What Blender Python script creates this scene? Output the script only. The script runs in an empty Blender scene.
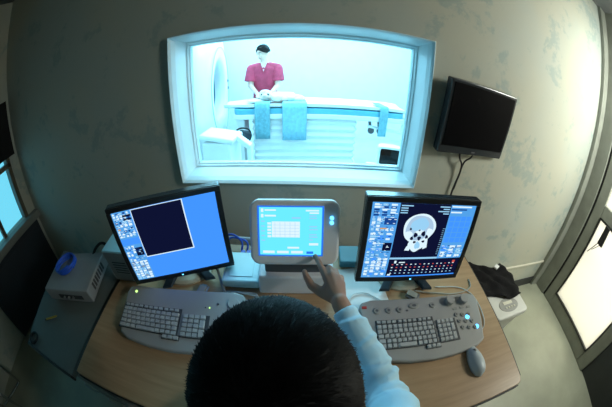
import bpy, bmesh, math, random
import numpy as np
from mathutils import Vector, Matrix, noise

random.seed(7)
C = bpy.context.scene.collection
SC = bpy.context.scene
R = math.radians

# ------------------------------------------------------------------ camera
# full-frame 15 mm class fisheye (equisolid), held above and behind the seated operator
CAM_Z = 1.45
cam = bpy.data.cameras.new('camera')
cam.type = 'PANO'
cam.sensor_width = 36.0
cam.sensor_fit = 'HORIZONTAL'
for holder in (cam, getattr(cam, 'cycles', None)):
    if holder is None:
        continue
    try:
        holder.panorama_type = 'FISHEYE_EQUISOLID'
        holder.fisheye_lens = 262.2 / 612 * 36.0
        holder.fisheye_fov = R(200)
    except Exception:
        pass
cam.clip_start = 0.02
camo = bpy.data.objects.new('camera', cam)
C.objects.link(camo)
p_, y_, r_ = R(31.85), R(0.57), R(1.70)
fw = Vector((math.sin(y_) * math.cos(p_), math.cos(y_) * math.cos(p_), -math.sin(p_)))
rt = Vector((math.cos(y_), -math.sin(y_), 0))
up = rt.cross(fw)
rt2 = rt * math.cos(r_) + up * math.sin(r_)
up2 = -rt * math.sin(r_) + up * math.cos(r_)
m = Matrix((rt2, up2, -fw)).transposed().to_4x4()
m.translation = (0, 0, CAM_Z)
camo.matrix_world = m
SC.camera = camo

SC.view_settings.view_transform = 'Standard'
SC.view_settings.look = 'None'
SC.view_settings.gamma = 1
SC.view_settings.use_curve_mapping = False
SC.view_settings.exposure = 0.12
try:
    SC.cycles.use_denoising = True
    SC.cycles.max_bounces = 8
    SC.cycles.sample_clamp_indirect = 6
except Exception:
    pass

# ------------------------------------------------------------------ world and big lights
w = bpy.data.worlds.new('world')
SC.world = w
w.use_nodes = True
w.node_tree.nodes['Background'].inputs['Color'].default_value = (0.20, 0.72, 0.92, 1)
w.node_tree.nodes['Background'].inputs['Strength'].default_value = 1.0


def area(name, loc, rot, sx, sy, power, col):
    l = bpy.data.lights.new(name, 'AREA')
    l.shape = 'RECTANGLE'
    l.size, l.size_y = sx, sy
    l.energy = power
    l.color = col
    o = bpy.data.objects.new(name, l)
    C.objects.link(o)
    o.location = loc
    o.rotation_euler = rot
    return o


area('scan_room_light', (0.2, 2.9, 2.62), (0, 0, 0), 3.6, 2.0, 88, (0.50, 0.88, 1.0))
area('scan_room_far_fill', (0.1, 4.45, 2.45), (R(-58), 0, 0), 3.4, 0.5, 130, (0.32, 0.78, 1.0))  # added unseen lamp, tilted at the window to tint sleeve and frame cyan
area('corridor_light', (3.3, -0.45, 1.65), (R(90), 0, R(45)), 0.8, 1.5, 62, (1.0, 0.97, 0.88))
area('control_room_fill', (2.08, 0.02, 2.05), (R(44), 0, 0), 0.4, 0.4, 31, (0.95, 1.0, 0.91))  # added unseen lamp, brightens the right part of the back wall


# ------------------------------------------------------------------ materials
def new_mat(name):
    m = bpy.data.materials.new(name)
    m.use_nodes = True
    nt = m.node_tree
    return m, nt, nt.nodes['Principled BSDF']


def pbr(name, col, rough=0.5, metal=0.0, spec=0.5, var=0.06, nscale=8.0, bump=0.0, bscale=60.0, sheen=0.0, coat=0.0):
    m, nt, b = new_mat(name)
    tc = nt.nodes.new('ShaderNodeTexCoord')
    n = nt.nodes.new('ShaderNodeTexNoise')
    n.inputs['Scale'].default_value = nscale
    n.inputs['Detail'].default_value = 4
    nt.links.new(tc.outputs['Object'], n.inputs['Vector'])
    cr = nt.nodes.new('ShaderNodeValToRGB')
    cr.color_ramp.elements[0].position = 0.35
    cr.color_ramp.elements[1].position = 0.65
    cr.color_ramp.elements[0].color = tuple(max(0, c * (1 - var)) for c in col) + (1,)
    cr.color_ramp.elements[1].color = tuple(min(1, c * (1 + var)) for c in col) + (1,)
    nt.links.new(n.outputs['Fac'], cr.inputs['Fac'])
    nt.links.new(cr.outputs['Color'], b.inputs['Base Color'])
    b.inputs['Roughness'].default_value = rough
    b.inputs['Metallic'].default_value = metal
    b.inputs['Specular IOR Level'].default_value = spec
    if sheen:
        b.inputs['Sheen Weight'].default_value = sheen
    if coat:
        b.inputs['Coat Weight'].default_value = coat
    if bump:
        n2 = nt.nodes.new('ShaderNodeTexNoise')
        n2.inputs['Scale'].default_value = bscale
        n2.inputs['Detail'].default_value = 5
        nt.links.new(tc.outputs['Object'], n2.inputs['Vector'])
        bp = nt.nodes.new('ShaderNodeBump')
        bp.inputs['Strength'].default_value = bump
        bp.inputs['Distance'].default_value = 0.01
        nt.links.new(n2.outputs['Fac'], bp.inputs['Height'])
        nt.links.new(bp.outputs['Normal'], b.inputs['Normal'])
    return m


def emit(name, col, strength=1.0):
    m = bpy.data.materials.new(name)
    m.use_nodes = True
    nt = m.node_tree
    nt.nodes.clear()
    e = nt.nodes.new('ShaderNodeEmission')
    e.inputs['Color'].default_value = tuple(col) + (1,)
    e.inputs['Strength'].default_value = strength
    o = nt.nodes.new('ShaderNodeOutputMaterial')
    nt.links.new(e.outputs[0], o.inputs[0])
    return m


def glass(name, tint, gloss=0.06, milk=0.0):
    m = bpy.data.materials.new(name)
    m.use_nodes = True
    nt = m.node_tree
    nt.nodes.clear()
    t = nt.nodes.new('ShaderNodeBsdfTransparent')
    t.inputs['Color'].default_value = tuple(tint) + (1,)
    g = nt.nodes.new('ShaderNodeBsdfGlossy')
    g.inputs['Roughness'].default_value = 0.02
    mx = nt.nodes.new('ShaderNodeMixShader')
    lw = nt.nodes.new('ShaderNodeLayerWeight')
    lw.inputs['Blend'].default_value = 0.5
    pw = nt.nodes.new('ShaderNodeMath')
    pw.operation = 'POWER'
    pw.inputs[1].default_value = 4.5
    nt.links.new(lw.outputs['Facing'], pw.inputs[0])
    fr = nt.nodes.new('ShaderNodeMath')
    fr.operation = 'MULTIPLY_ADD'
    fr.inputs[1].default_value = 0.6
    fr.inputs[2].default_value = 0.03
    nt.links.new(pw.outputs[0], fr.inputs[0])
    nt.links.new(fr.outputs[0], mx.inputs[0])
    nt.links.new(t.outputs[0], mx.inputs[1])
    nt.links.new(g.outputs[0], mx.inputs[2])
    out = nt.nodes.new('ShaderNodeOutputMaterial')
    last = mx
    if milk:
        tr = nt.nodes.new('ShaderNodeBsdfTranslucent')
        tr.inputs['Color'].default_value = (0.95, 0.95, 0.92, 1)
        m2 = nt.nodes.new('ShaderNodeMixShader')
        m2.inputs[0].default_value = milk
        nt.links.new(mx.outputs[0], m2.inputs[1])
        nt.links.new(tr.outputs[0], m2.inputs[2])
        last = m2
    nt.links.new(last.outputs[0], out.inputs[0])
    return m


def sponged_wall(name):
    """sponge-painted plaster: beige grey ground, soft grey-green clouding and small blotches"""
    m, nt, b = new_mat(name)
    tc = nt.nodes.new('ShaderNodeTexCoord')

    def nz(scale, detail, rough, dist=0.0):
        n = nt.nodes.new('ShaderNodeTexNoise')
        n.inputs['Scale'].default_value = scale
        n.inputs['Detail'].default_value = detail
        n.inputs['Roughness'].default_value = rough
        n.inputs['Distortion'].default_value = dist
        nt.links.new(tc.outputs['Object'], n.inputs['Vector'])
        return n

    def ramp(src, p0, p1):
        r = nt.nodes.new('ShaderNodeMapRange')
        r.inputs['From Min'].default_value = p0
        r.inputs['From Max'].default_value = p1
        nt.links.new(src, r.inputs['Value'])
        return r.outputs['Result']

    def mix(fac, a, c, k=1.0):
        x = nt.nodes.new('ShaderNodeMix')
        x.data_type = 'RGBA'
        mm = nt.nodes.new('ShaderNodeMath')
        mm.operation = 'MULTIPLY'
        mm.inputs[1].default_value = k
        nt.links.new(fac, mm.inputs[0])
        nt.links.new(mm.outputs[0], x.inputs[0])
        if isinstance(a, tuple):
            x.inputs[6].default_value = a
        else:
            nt.links.new(a, x.inputs[6])
        x.inputs[7].default_value = c
        return x.outputs[2]

    big = ramp(nz(1.6, 3, 0.5).outputs['Fac'], 0.38, 0.62)
    c1 = mix(big, (0.44, 0.44, 0.36, 1), (0.40, 0.44, 0.40, 1))
    mid = nz(4.5, 8, 0.62, 0.4)
    fine = nz(22, 6, 0.7, 0.3)
    ad = nt.nodes.new('ShaderNodeMath')
    ad.operation = 'MULTIPLY_ADD'
    nt.links.new(fine.outputs['Fac'], ad.inputs[0])
    ad.inputs[1].default_value = 0.35
    nt.links.new(mid.outputs['Fac'], ad.inputs[2])
    c2 = mix(ramp(ad.outputs[0], 0.735, 0.80), c1, (0.22, 0.31, 0.31, 1), 0.5)
    nt.links.new(c2, b.inputs['Base Color'])
    b.inputs['Roughness'].default_value = 0.75
    bp = nt.nodes.new('ShaderNodeBump')
    bp.inputs['Strength'].default_value = 0.12
    bp.inputs['Distance'].default_value = 0.01
    nt.links.new(fine.outputs['Fac'], bp.inputs['Height'])
    nt.links.new(bp.outputs['Normal'], b.inputs['Normal'])
    return m


def wood(name, c0, c1):
    m, nt, b = new_mat(name)
    tc = nt.nodes.new('ShaderNodeTexCoord')
    mp = nt.nodes.new('ShaderNodeMapping')
    mp.inputs['Scale'].default_value = (1.2, 16, 16)
    nt.links.new(tc.outputs['Object'], mp.inputs['Vector'])
    n = nt.nodes.new('ShaderNodeTexNoise')
    n.inputs['Scale'].default_value = 3.5
    n.inputs['Detail'].default_value = 8
    n.inputs['Roughness'].default_value = 0.6
    n.inputs['Distortion'].default_value = 0.4
    nt.links.new(mp.outputs[0], n.inputs['Vector'])
    cr = nt.nodes.new('ShaderNodeValToRGB')
    cr.color_ramp.elements[0].position = 0.3
    cr.color_ramp.elements[1].position = 0.7
    cr.color_ramp.elements[0].color = c0 + (1,)
    cr.color_ramp.elements[1].color = c1 + (1,)
    nt.links.new(n.outputs['Fac'], cr.inputs['Fac'])
    nt.links.new(cr.outputs['Color'], b.inputs['Base Color'])
    b.inputs['Roughness'].default_value = 0.38
    return m


M = {}
M['wall'] = sponged_wall('sponged_plaster')
M['ceiling'] = pbr('ceiling_paint', (0.16, 0.17, 0.17), 0.9)
M['floor'] = pbr('vinyl_floor', (0.33, 0.34, 0.26), 0.42, var=0.12, nscale=3.0, bump=0.03)
M['dark_wall'] = pbr('dark_panel_paint', (0.05, 0.055, 0.055), 0.6)
M['skirting'] = pbr('dark_vinyl_skirting', (0.025, 0.028, 0.03), 0.5)
M['trunking'] = pbr('cream_trunking', (0.62, 0.60, 0.50), 0.5)
M['door_frame'] = pbr('grey_metal_door_frame', (0.27, 0.28, 0.24), 0.45, var=0.1)
M['gasket'] = pbr('black_gasket', (0.01, 0.01, 0.01), 0.6)
M['window_white'] = pbr('white_window_paint', (0.64, 0.74, 0.77), 0.4, var=0.03)
M['window_alu'] = pbr('white_aluminium', (0.72, 0.90, 0.96), 0.3, var=0.02)
M['glass'] = glass('window_glass', (0.93, 0.985, 1.0))
M['frosted'] = glass('frosted_glass', (0.98, 0.97, 0.92), milk=0.4)
M['scan_wall'] = pbr('scan_room_wall', (0.84, 0.87, 0.88), 0.7, var=0.02)
M['scan_floor'] = pbr('scan_room_floor', (0.52, 0.66, 0.70), 0.35, var=0.05)
M['corridor'] = pbr('corridor_paint', (0.50, 0.49, 0.43), 0.8, var=0.03)
M['gantry'] = pbr('gantry_plastic', (0.84, 0.88, 0.90), 0.35, var=0.02)
M['gantry_seam'] = pbr('gantry_seam', (0.30, 0.50, 0.62), 0.5)
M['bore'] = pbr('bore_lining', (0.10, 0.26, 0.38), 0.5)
M['table_white'] = pbr('table_white', (0.88, 0.90, 0.91), 0.35, var=0.02)
M['table_blue'] = pbr('table_blue', (0.13, 0.50, 0.68), 0.4)
M['towel'] = pbr('blue_towel', (0.20, 0.48, 0.58), 0.9, var=0.12, nscale=30, bump=0.4, bscale=200)
M['towel_pale'] = pbr('pale_blue_towel', (0.27, 0.60, 0.76), 0.9, var=0.1, nscale=30, bump=0.4, bscale=200)
M['sheet'] = pbr('white_sheet', (0.85, 0.87, 0.88), 0.9, bump=0.3, bscale=40)
M['scrub'] = pbr('red_scrubs', (0.56, 0.06, 0.13), 0.85, var=0.15, nscale=14, bump=0.5, bscale=22)
M['undershirt'] = pbr('white_cotton', (0.8, 0.8, 0.8), 0.9)
M['skin'] = pbr('skin', (0.42, 0.23, 0.155), 0.5, var=0.08, nscale=25, bump=0.05, bscale=150)
M['skin_pale'] = pbr('fair_skin', (0.80, 0.56, 0.46), 0.5, var=0.05, nscale=20)
M['lip'] = pbr('lips', (0.45, 0.16, 0.13), 0.5)
M['eye_white'] = pbr('eye_white', (0.85, 0.85, 0.82), 0.2)
M['eye_dark'] = pbr('iris', (0.03, 0.02, 0.015), 0.2)
M['nail'] = pbr('nail', (0.72, 0.47, 0.38), 0.3)
M['hair'] = pbr('black_hair', (0.005, 0.005, 0.006), 0.5, var=0.3, nscale=60, bump=0.1, bscale=120, spec=0.15)
M['coat'] = pbr('white_coat_cloth', (0.52, 0.78, 0.92), 0.85, var=0.03, bump=0.35, bscale=14)
M['black_plastic'] = pbr('black_plastic', (0.012, 0.012, 0.014), 0.35)
M['monitor_edge'] = pbr('gloss_black_rim', (0.03, 0.035, 0.04), 0.22)
M['tv_glass'] = pbr('dark_screen_glass', (0.003, 0.003, 0.004), 0.45, var=0, spec=0.04)
M['stand_dark'] = pbr('blue_grey_stand', (0.02, 0.035, 0.05), 0.4)
M['cream_plastic'] = pbr('cream_plastic', (0.50, 0.46, 0.36), 0.5)
M['kb_body'] = pbr('keyboard_grey', (0.37, 0.365, 0.35), 0.5, var=0.03)
M['kb_well'] = pbr('keyboard_well', (0.06, 0.065, 0.07), 0.6)
M['key'] = pbr('keycap_grey', (0.48, 0.50, 0.50), 0.5, var=0.05, nscale=50)
M['kb_button'] = pbr('rubber_button_grey', (0.30, 0.30, 0.28), 0.5)
M['kb_mark'] = pbr('printed_mark', (0.10, 0.10, 0.11), 0.6)
M['red'] = pbr('red_plastic', (0.45, 0.04, 0.03), 0.4)
M['mouse'] = pbr('mouse_grey', (0.46, 0.52, 0.56), 0.35, var=0.02)
M['console'] = pbr('console_grey', (0.80, 0.82, 0.85), 0.45, var=0.02)
M['console_dark'] = pbr('console_dark_grey', (0.08, 0.09, 0.10), 0.5)  # dark grey of the hinge block
M['white_plastic'] = pbr('white_plastic', (0.70, 0.72, 0.72), 0.4, var=0.03)
M['cyan_box'] = pbr('pale_blue_box', (0.55, 0.80, 0.85), 0.4, var=0.03)
M['teal_box'] = pbr('teal_box', (0.06, 0.22, 0.28), 0.45)
M['grey_box'] = pbr('grey_metal_box', (0.28, 0.30, 0.31), 0.5, var=0.05)
M['vent'] = pbr('vent_slots', (0.05, 0.055, 0.06), 0.6)
M['cable_blue'] = pbr('blue_cable', (0.015, 0.09, 0.55), 0.35)
M['cable_white'] = pbr('white_cable', (0.60, 0.64, 0.64), 0.5)
M['cable_black'] = pbr('black_cable', (0.012, 0.012, 0.014), 0.5)
M['connector'] = pbr('grey_connector', (0.36, 0.35, 0.30), 0.5)
M['wood'] = wood('beech_laminate', (0.37, 0.23, 0.12), (0.48, 0.31, 0.175))
M['edge_band'] = pbr('dark_edge_band', (0.035, 0.03, 0.028), 0.5)
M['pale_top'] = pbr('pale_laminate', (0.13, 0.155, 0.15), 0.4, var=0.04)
M['paper'] = pbr('white_paper', (0.74, 0.76, 0.76), 0.9, var=0.01)
M['cloth_black'] = pbr('black_cloth', (0.008, 0.008, 0.009), 0.95, spec=0.2, bump=0.4, bscale=50)
M['printer'] = pbr('printer_white', (0.60, 0.60, 0.56), 0.45, var=0.03)
M['pen'] = pbr('yellow_pen', (0.42, 0.33, 0.05), 0.4)
M['chrome'] = pbr('chrome', (0.6, 0.62, 0.65), 0.18, metal=1.0)
M['steel'] = pbr('brushed_steel', (0.35, 0.36, 0.37), 0.35, metal=0.8)
M['chair_fabric'] = pbr('dark_blue_chair_fabric', (0.015, 0.02, 0.035), 0.9, bump=0.3, bscale=120)
M['blind'] = pbr('black_blind', (0.006, 0.007, 0.008), 0.9)
M['sill'] = pbr('grey_sill', (0.20, 0.21, 0.19), 0.5)
M['brown_frame'] = pbr('brown_window_frame', (0.10, 0.085, 0.06), 0.5)
# things that give off light
M['scr_blue'] = emit('screen_blue', (0.05, 0.27, 0.92), 1.05)
M['scr_black'] = emit('screen_near_black', (0.004, 0.006, 0.03), 1.0)
M['scr_panel'] = emit('screen_panel_blue', (0.10, 0.42, 0.95), 0.8)
M['scr_navy'] = emit('screen_navy', (0.01, 0.07, 0.33), 0.8)
M['scr_white'] = emit('screen_white', (0.72, 0.90, 1.0), 0.95)
M['scr_pale'] = emit('screen_pale_blue', (0.35, 0.70, 1.0), 0.85)
M['scr_grey'] = emit('screen_grey', (0.30, 0.42, 0.60), 0.7)
M['scr_tissue'] = emit('screen_tissue', (0.42, 0.60, 0.80), 0.9)
M['scr_red'] = emit('screen_red', (0.75, 0.10, 0.08), 0.8)
M['scr_orange'] = emit('screen_orange', (0.8, 0.4, 0.15), 0.8)
M['scr_cyan'] = emit('console_cyan', (0.13, 0.72, 1.0), 1.1)
M['scr_deep'] = emit('console_border_blue', (0.02, 0.18, 0.85), 1.0)
M['led_blue'] = emit('blue_led', (0.10, 0.50, 1.0), 3.0)
M['led_green'] = emit('green_led', (0.55, 1.0, 0.25), 1.6)


# ------------------------------------------------------------------ geometry helpers
class MB:
    """collects shapes and links them as ONE mesh object; each shape may carry its own material slot"""

    def __init__(self):
        self.bm = bmesh.new()
        self.cur = 0
        self.mats = []

    def use(self, mat):
        if mat not in self.mats:
            self.mats.append(mat)
        self.cur = self.mats.index(mat)
        return self

    def _mark(self, faces):
        for f in faces:
            f.material_index = self.cur

    def face(self, pts):
        vs = [self.bm.verts.new(p) for p in pts]
        f = self.bm.faces.new(vs)
        self._mark([f])
        return f

    def box(self, c, s, rot=None, taper=1.0):
        hx, hy, hz = s[0] / 2, s[1] / 2, s[2] / 2
        vs = []
        for z in (-hz, hz):
            k = taper if z > 0 else 1.0
            for x, y in ((-hx, -hy), (hx, -hy), (hx, hy), (-hx, hy)):
                v = Vector((x * k, y * k, z))
                if rot is not None:
                    v = rot @ v
                vs.append(self.bm.verts.new(v + Vector(c)))
        fs = [self.bm.faces.new([vs[i] for i in q]) for q in
              ((3, 2, 1, 0), (4, 5, 6, 7), (0, 1, 5, 4), (1, 2, 6, 5), (2, 3, 7, 6), (3, 0, 4, 7))]
        self._mark(fs)
        return self

    def prism(self, outline, z0, z1, scale_top=1.0, mat4=None):
        n = len(outline)
        lo = [Vector((x, y, z0)) for x, y in outline]
        hi = [Vector((x * scale_top, y * scale_top, z1)) for x, y in outline]
        if mat4 is not None:
            lo = [mat4 @ v for v in lo]
            hi = [mat4 @ v for v in hi]
        a = [self.bm.verts.new(v) for v in lo]
        b = [self.bm.verts.new(v) for v in hi]
        fs = [self.bm.faces.new(a[::-1]), self.bm.faces.new(b)]
        for i in range(n):
            fs.append(self.bm.faces.new((a[i], a[(i + 1) % n], b[(i + 1) % n], b[i])))
        self._mark(fs)
        return self

    def loft(self, rings, closed=True, cap=True):
        vr = [[self.bm.verts.new(p) for p in r] for r in rings]
        n = len(vr[0])
        fs = []
        for a, b in zip(vr[:-1], vr[1:]):
            for i in range(n if closed else n - 1):
                j = (i + 1) % n
                fs.append(self.bm.faces.new((a[i], a[j], b[j], b[i])))
        if cap:
            fs.append(self.bm.faces.new(vr[0][::-1]))
            fs.append(self.bm.faces.new(vr[-1]))
        self._mark(fs)
        return self

    def lathe(self, prof, c=(0, 0, 0), n=24, rot=None, sx=1.0, sy=1.0):
        rings = []
        for r, z in prof:
            ring = []
            for i in range(n):
                a = 2 * math.pi * i / n
                v = Vector((r * math.cos(a) * sx, r * math.sin(a) * sy, z))
                if rot is not None:
                    v = rot @ v
                ring.append(v + Vector(c))
            rings.append(ring)
        return self.loft(rings)

    def cyl(self, p0, p1, r0, r1=None, n=12):
        r1 = r0 if r1 is None else r1
        p0, p1 = Vector(p0), Vector(p1)
        d = (p1 - p0)
        q = d.to_track_quat('Z', 'Y').to_matrix()
        L = d.length
        return self.lathe([(r0, 0), (r1, L)], p0, n, q)

    def tube(self, pts, r, n=8, smooth=True):
        pts = [Vector(p) for p in pts]
        if smooth and len(pts) > 2:
            pts = spline(pts)
        rr = r if isinstance(r, (list, tuple)) else [r] * len(pts)
        rings = []
        prev = None
        for i, p in enumerate(pts):
            t = (pts[min(i + 1, len(pts) - 1)] - pts[max(i - 1, 0)]).normalized()
            if prev is None:
                u = t.orthogonal().normalized()
            else:
                u = (prev - t * prev.dot(t)).normalized()
            prev = u
            v = t.cross(u)
            rings.append([p + (u * math.cos(2 * math.pi * k / n) + v * math.sin(2 * math.pi * k / n)) * rr[i] for k in range(n)])
        return self.loft(rings)

    def ball(self, c, r, n=16, rot=None):
        if not isinstance(r, (tuple, list)):
            r = (r, r, r)
        rings = []
        for j in range(n // 2 + 1):
            a = math.pi * (j + 0.02 if j == 0 else (j - 0.02 if j == n // 2 else j)) / (n // 2)
            ring = []
            for i in range(n):
                b = 2 * math.pi * i / n
                v = Vector((r[0] * math.sin(a) * math.cos(b), r[1] * math.sin(a) * math.sin(b), -r[2] * math.cos(a)))
                if rot is not None:
                    v = rot @ v
                ring.append(v + Vector(c))
            rings.append(ring)
        return self.loft(rings)

    def build(self, name, mat=None, parent=None, mat4=None, bevel=0.0, smooth=False, segs=2, sub=0, angle=35):
        bmesh.ops.recalc_face_normals(self.bm, faces=self.bm.faces)
        if mat4 is not None:
            bmesh.ops.transform(self.bm, matrix=mat4, verts=self.bm.verts)
        me = bpy.data.meshes.new(name)
        self.bm.to_mesh(me)
        self.bm.free()
        o = bpy.data.objects.new(name, me)
        C.objects.link(o)
        if self.mats:
            for k in self.mats:
                me.materials.append(M[k])
        elif mat:
            me.materials.append(M[mat])
        if smooth:
            for p in me.polygons:
                p.use_smooth = True
        if bevel:
            b = o.modifiers.new('bevel', 'BEVEL')
            b.width = bevel
            b.segments = segs
            b.limit_method = 'ANGLE'
            b.angle_limit = R(angle)
        if sub:
            s = o.modifiers.new('sub', 'SUBSURF')
            s.levels = s.render_levels = sub
        if parent is not None:
            o.parent = parent
        return o


def spline(pts, k=6):
    out = []
    n = len(pts)
    for i in range(n - 1):
        p0, p1, p2, p3 = pts[max(i - 1, 0)], pts[i], pts[i + 1], pts[min(i + 2, n - 1)]
        for j in range(k):
            t = j / k
            out.append(0.5 * ((2 * p1) + (p2 - p0) * t + (2 * p0 - 5 * p1 + 4 * p2 - p3) * t * t + (-p0 + 3 * p1 - 3 * p2 + p3) * t ** 3))
    out.append(pts[-1])
    return out


def rrect(wd, hg, r, n=5, cx=0, cy=0):
    out = []
    for sx, sy, a0 in ((1, 1, 0), (-1, 1, 90), (-1, -1, 180), (1, -1, 270)):
        for i in range(n + 1):
            a = R(a0 + 90 * i / n)
            out.append((cx + sx * (wd / 2 - r) + r * math.cos(a), cy + sy * (hg / 2 - r) + r * math.sin(a)))
    return out


def tag(o, label=None, cat=None, group=None, kind=None):
    if label:
        o['label'] = label
    if cat:
        o['category'] = cat
    if group:
        o['group'] = group
    if kind:
        o['kind'] = kind
    return o


def thing(name, label, cat, loc=(0, 0, 0), rz=0.0, group=None):
    o = bpy.data.objects.new(name, None)
    C.objects.link(o)
    o.location = loc
    o.rotation_euler = (0, 0, rz)
    return tag(o, label, cat, group)


def struct(o):
    o['kind'] = 'structure'
    return o


def slab(name, mat, lo, hi, bevel=0.0, parent=None):
    b = MB()
    b.box([(a + c) / 2 for a, c in zip(lo, hi)], [c - a for a, c in zip(lo, hi)])
    o = b.build(name, mat, parent, bevel=bevel)
    if parent is None:
        struct(o)
    return o


def slabs(name, mat, boxes, bevel=0.0, parent=None):
    b = MB()
    for lo, hi in boxes:
        b.box([(a + c) / 2 for a, c in zip(lo, hi)], [c - a for a, c in zip(lo, hi)])
    o = b.build(name, mat, parent, bevel=bevel)
    if parent is None:
        struct(o)
    return o


def rect_rings(rings, name, mat, parent=None, bevel=0.0, closed=False):
    """rings of (x0, x1, z0, z1, y): a rectangular frame swept through them"""
    b = MB()
    rr = [[(x0, y, z0), (x1, y, z0), (x1, y, z1), (x0, y, z1)] for x0, x1, z0, z1, y in rings]
    if closed:
        rr.append(rr[0])
    b.loft(rr, cap=False)
    return b.build(name, mat, parent, bevel=bevel)


# ------------------------------------------------------------------ the control room
WY = 1.02                      # inner face of the wall with the observation window
XR, XL = 2.285, -2.35
YB, ZC = -1.75, 2.62
WX0, WX1, WZ0, WZ1 = -0.570, 0.506, 0.920, 1.594     # rough opening
WT = 0.20

slab('floor', 'floor', (XL - 0.1, YB - 0.1, -0.1), (3.75, WY + WT / 2, 0))
slab('ceiling', 'ceiling', (XL - 0.1, YB - 0.1, ZC), (XR + 0.1, WY + WT, ZC + 0.1))
slabs('wall_back', 'wall', [((XL - 0.1, WY, -0.1), (WX0, WY + WT, ZC)), ((WX1, WY, -0.1), (XR + 0.12, WY + WT, ZC)),
                            ((WX0, WY, -0.1), (WX1, WY + WT, WZ0)), ((WX0, WY, WZ1), (WX1, WY + WT, ZC))])
slab('wall_rear', 'wall', (XL - 0.1, YB - 0.1, 0), (XR + 0.1, YB, ZC))
LY0, LY1, LZ0, LZ1 = -0.75, 0.915, 0.70, 1.75
slabs('wall_left', 'wall', [((XL - 0.1, YB, 0), (XL, LY0, ZC)), ((XL - 0.1, LY1, 0), (XL, WY, ZC)),
                            ((XL - 0.1, LY0, 0), (XL, LY1, LZ0)), ((XL - 0.1, LY0, LZ1), (XL, LY1, ZC))])
slabs('wall_right', 'dark_wall', [((XR, YB, 0), (XR + 0.1, -0.13, ZC)), ((XR, -0.13, 2.32), (XR + 0.1, 0.80, ZC))])
slab('baseboard_back', 'skirting', (XL, WY - 0.014, 0), (XR - 0.14, WY, 0.085), bevel=0.003)
slab('trim_1', 'trunking', (0.8, WY - 0.014, 0.265), (XR - 0.06, WY, 0.283), bevel=0.004)

# right-hand corner: a broad grey post, then the glazed door leaf
slabs('trim_2', 'door_frame', [((XR - 0.045, 0.845, 0), (XR + 0.1, WY, ZC)), ((XR - 0.14, WY - 0.04, 0), (XR, WY, ZC))], bevel=0.006)
door = struct(bpy.data.objects.new('door_1', None))
C.objects.link(door)
slab('gasket', 'gasket', (XR - 0.02, 0.822, 0), (XR + 0.09, 0.845, 2.34), parent=door)
slabs('door_frame', 'door_frame', [((XR - 0.03, 0.715, 0.0), (XR + 0.06, 0.822, 2.34)),
                                   ((XR - 0.03, -0.14, 0.0), (XR + 0.06, -0.005, 2.34)),
                                   ((XR - 0.03, -0.005, 0.0), (XR + 0.06, 0.715, 0.125)),
                                   ((XR - 0.03, -0.005, 0.945), (XR + 0.06, 0.715, 1.055)),
                                   ((XR - 0.03, -0.005, 2.24), (XR + 0.06, 0.715, 2.34))], bevel=0.008, parent=door)
slabs('glazing_bead', 'gasket', [((XR - 0.034, 0.70, 0.125), (XR - 0.01, 0.715, 0.945)), ((XR - 0.034, -0.005, 0.125), (XR - 0.01, 0.01, 0.945)),
                                 ((XR - 0.034, 0.01, 0.125), (XR - 0.01, 0.70, 0.137)), ((XR - 0.034, 0.01, 0.933), (XR - 0.01, 0.70, 0.945))], parent=door)
for z0, z1 in ((0.125, 0.945), (1.055, 2.24)):
    slab('pane', 'frosted', (XR + 0.012, -0.005, z0), (XR + 0.018, 0.715, z1), parent=door)
hb = MB()
hb.box((XR - 0.045, 0.585, 0.86), (0.03, 0.07, 0.17), taper=0.8)
hd = hb.build('handle', 'gasket', door, bevel=0.01)
hb = MB()
hb.cyl((XR - 0.05, 0.60, 0.80), (XR - 0.06, 0.665, 0.66), 0.004)
hb.cyl((XR - 0.05, 0.575, 0.79), (XR - 0.06, 0.635, 0.70), 0.003)
hb.build('pull_cord', 'gasket', hd)
# the corridor beyond the frosted panes
slabs('wall_corridor', 'corridor', [((3.65, -0.9, 0), (3.75, 1.9, ZC)), ((XR + 0.12, 1.8, 0), (3.65, 1.9, ZC)), ((XR + 0.1, -0.9, 0), (3.65, -0.8, ZC))])
slab('ceiling_corridor', 'corridor', (XR + 0.1, -0.9, ZC), (3.75, 1.9, ZC + 0.1))
slab('floor_corridor', 'corridor', (XR + 0.1, -0.9, -0.02), (3.7, 1.85, 0.004))

# left window with its blind, sill and the dark panel below
wl = struct(bpy.data.objects.new('window_2', None))
C.objects.link(wl)
slabs('window_frame', 'brown_frame', [((XL - 0.09, LY1 - 0.045, LZ0), (XL + 0.012, LY1, LZ1)), ((XL - 0.09, LY0, LZ0), (XL + 0.012, LY0 + 0.045, LZ1)),
                                      ((XL - 0.09, LY0, LZ1 - 0.045), (XL + 0.012, LY1, LZ1)), ((XL - 0.09, LY0, 1.165), (XL + 0.012, LY1, 1.205)),
                                      ((XL - 0.09, 0.56, LZ0), (XL - 0.02, 0.60, 1.17))], bevel=0.004, parent=wl)
slab('window_sill', 'sill', (XL - 0.02, LY0 - 0.05, 0.635), (XL + 0.085, WY - 0.003, 0.70), bevel=0.006, parent=wl)
slab('pane', 'glass', (XL - 0.06, LY0 + 0.04, LZ0), (XL - 0.055, LY1 - 0.04, LZ1 - 0.04), parent=wl)
bb = MB()
prof = []
for i in range(25):
    y = LY0 + (0.972 - LY0) * i / 24
    prof.append((XL + 0.035 + 0.012 * math.sin(i * 1.9), y))
for i in range(24, -1, -1):
    y = LY0 + (0.972 - LY0) * i / 24
    prof.append((XL + 0.027 + 0.012 * math.sin(i * 1.9), y))
bb.prism(prof, 1.245, 1.70)
bd = bb.build('window_blind', 'blind', None)
tag(bd, 'black blind hanging over the upper part of the left-hand window', 'blind')
bb = MB()
bb.box((XL + 0.03, 0.55 - 0.02, 0.325), (0.05, 0.88, 0.60))
bb.box((XL + 0.058, 0.55 - 0.02, 0.325), (0.006, 0.80, 0.52))
o = bb.build('wall_panel', 'dark_wall', None, bevel=0.006)
o.data.materials.clear()
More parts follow.
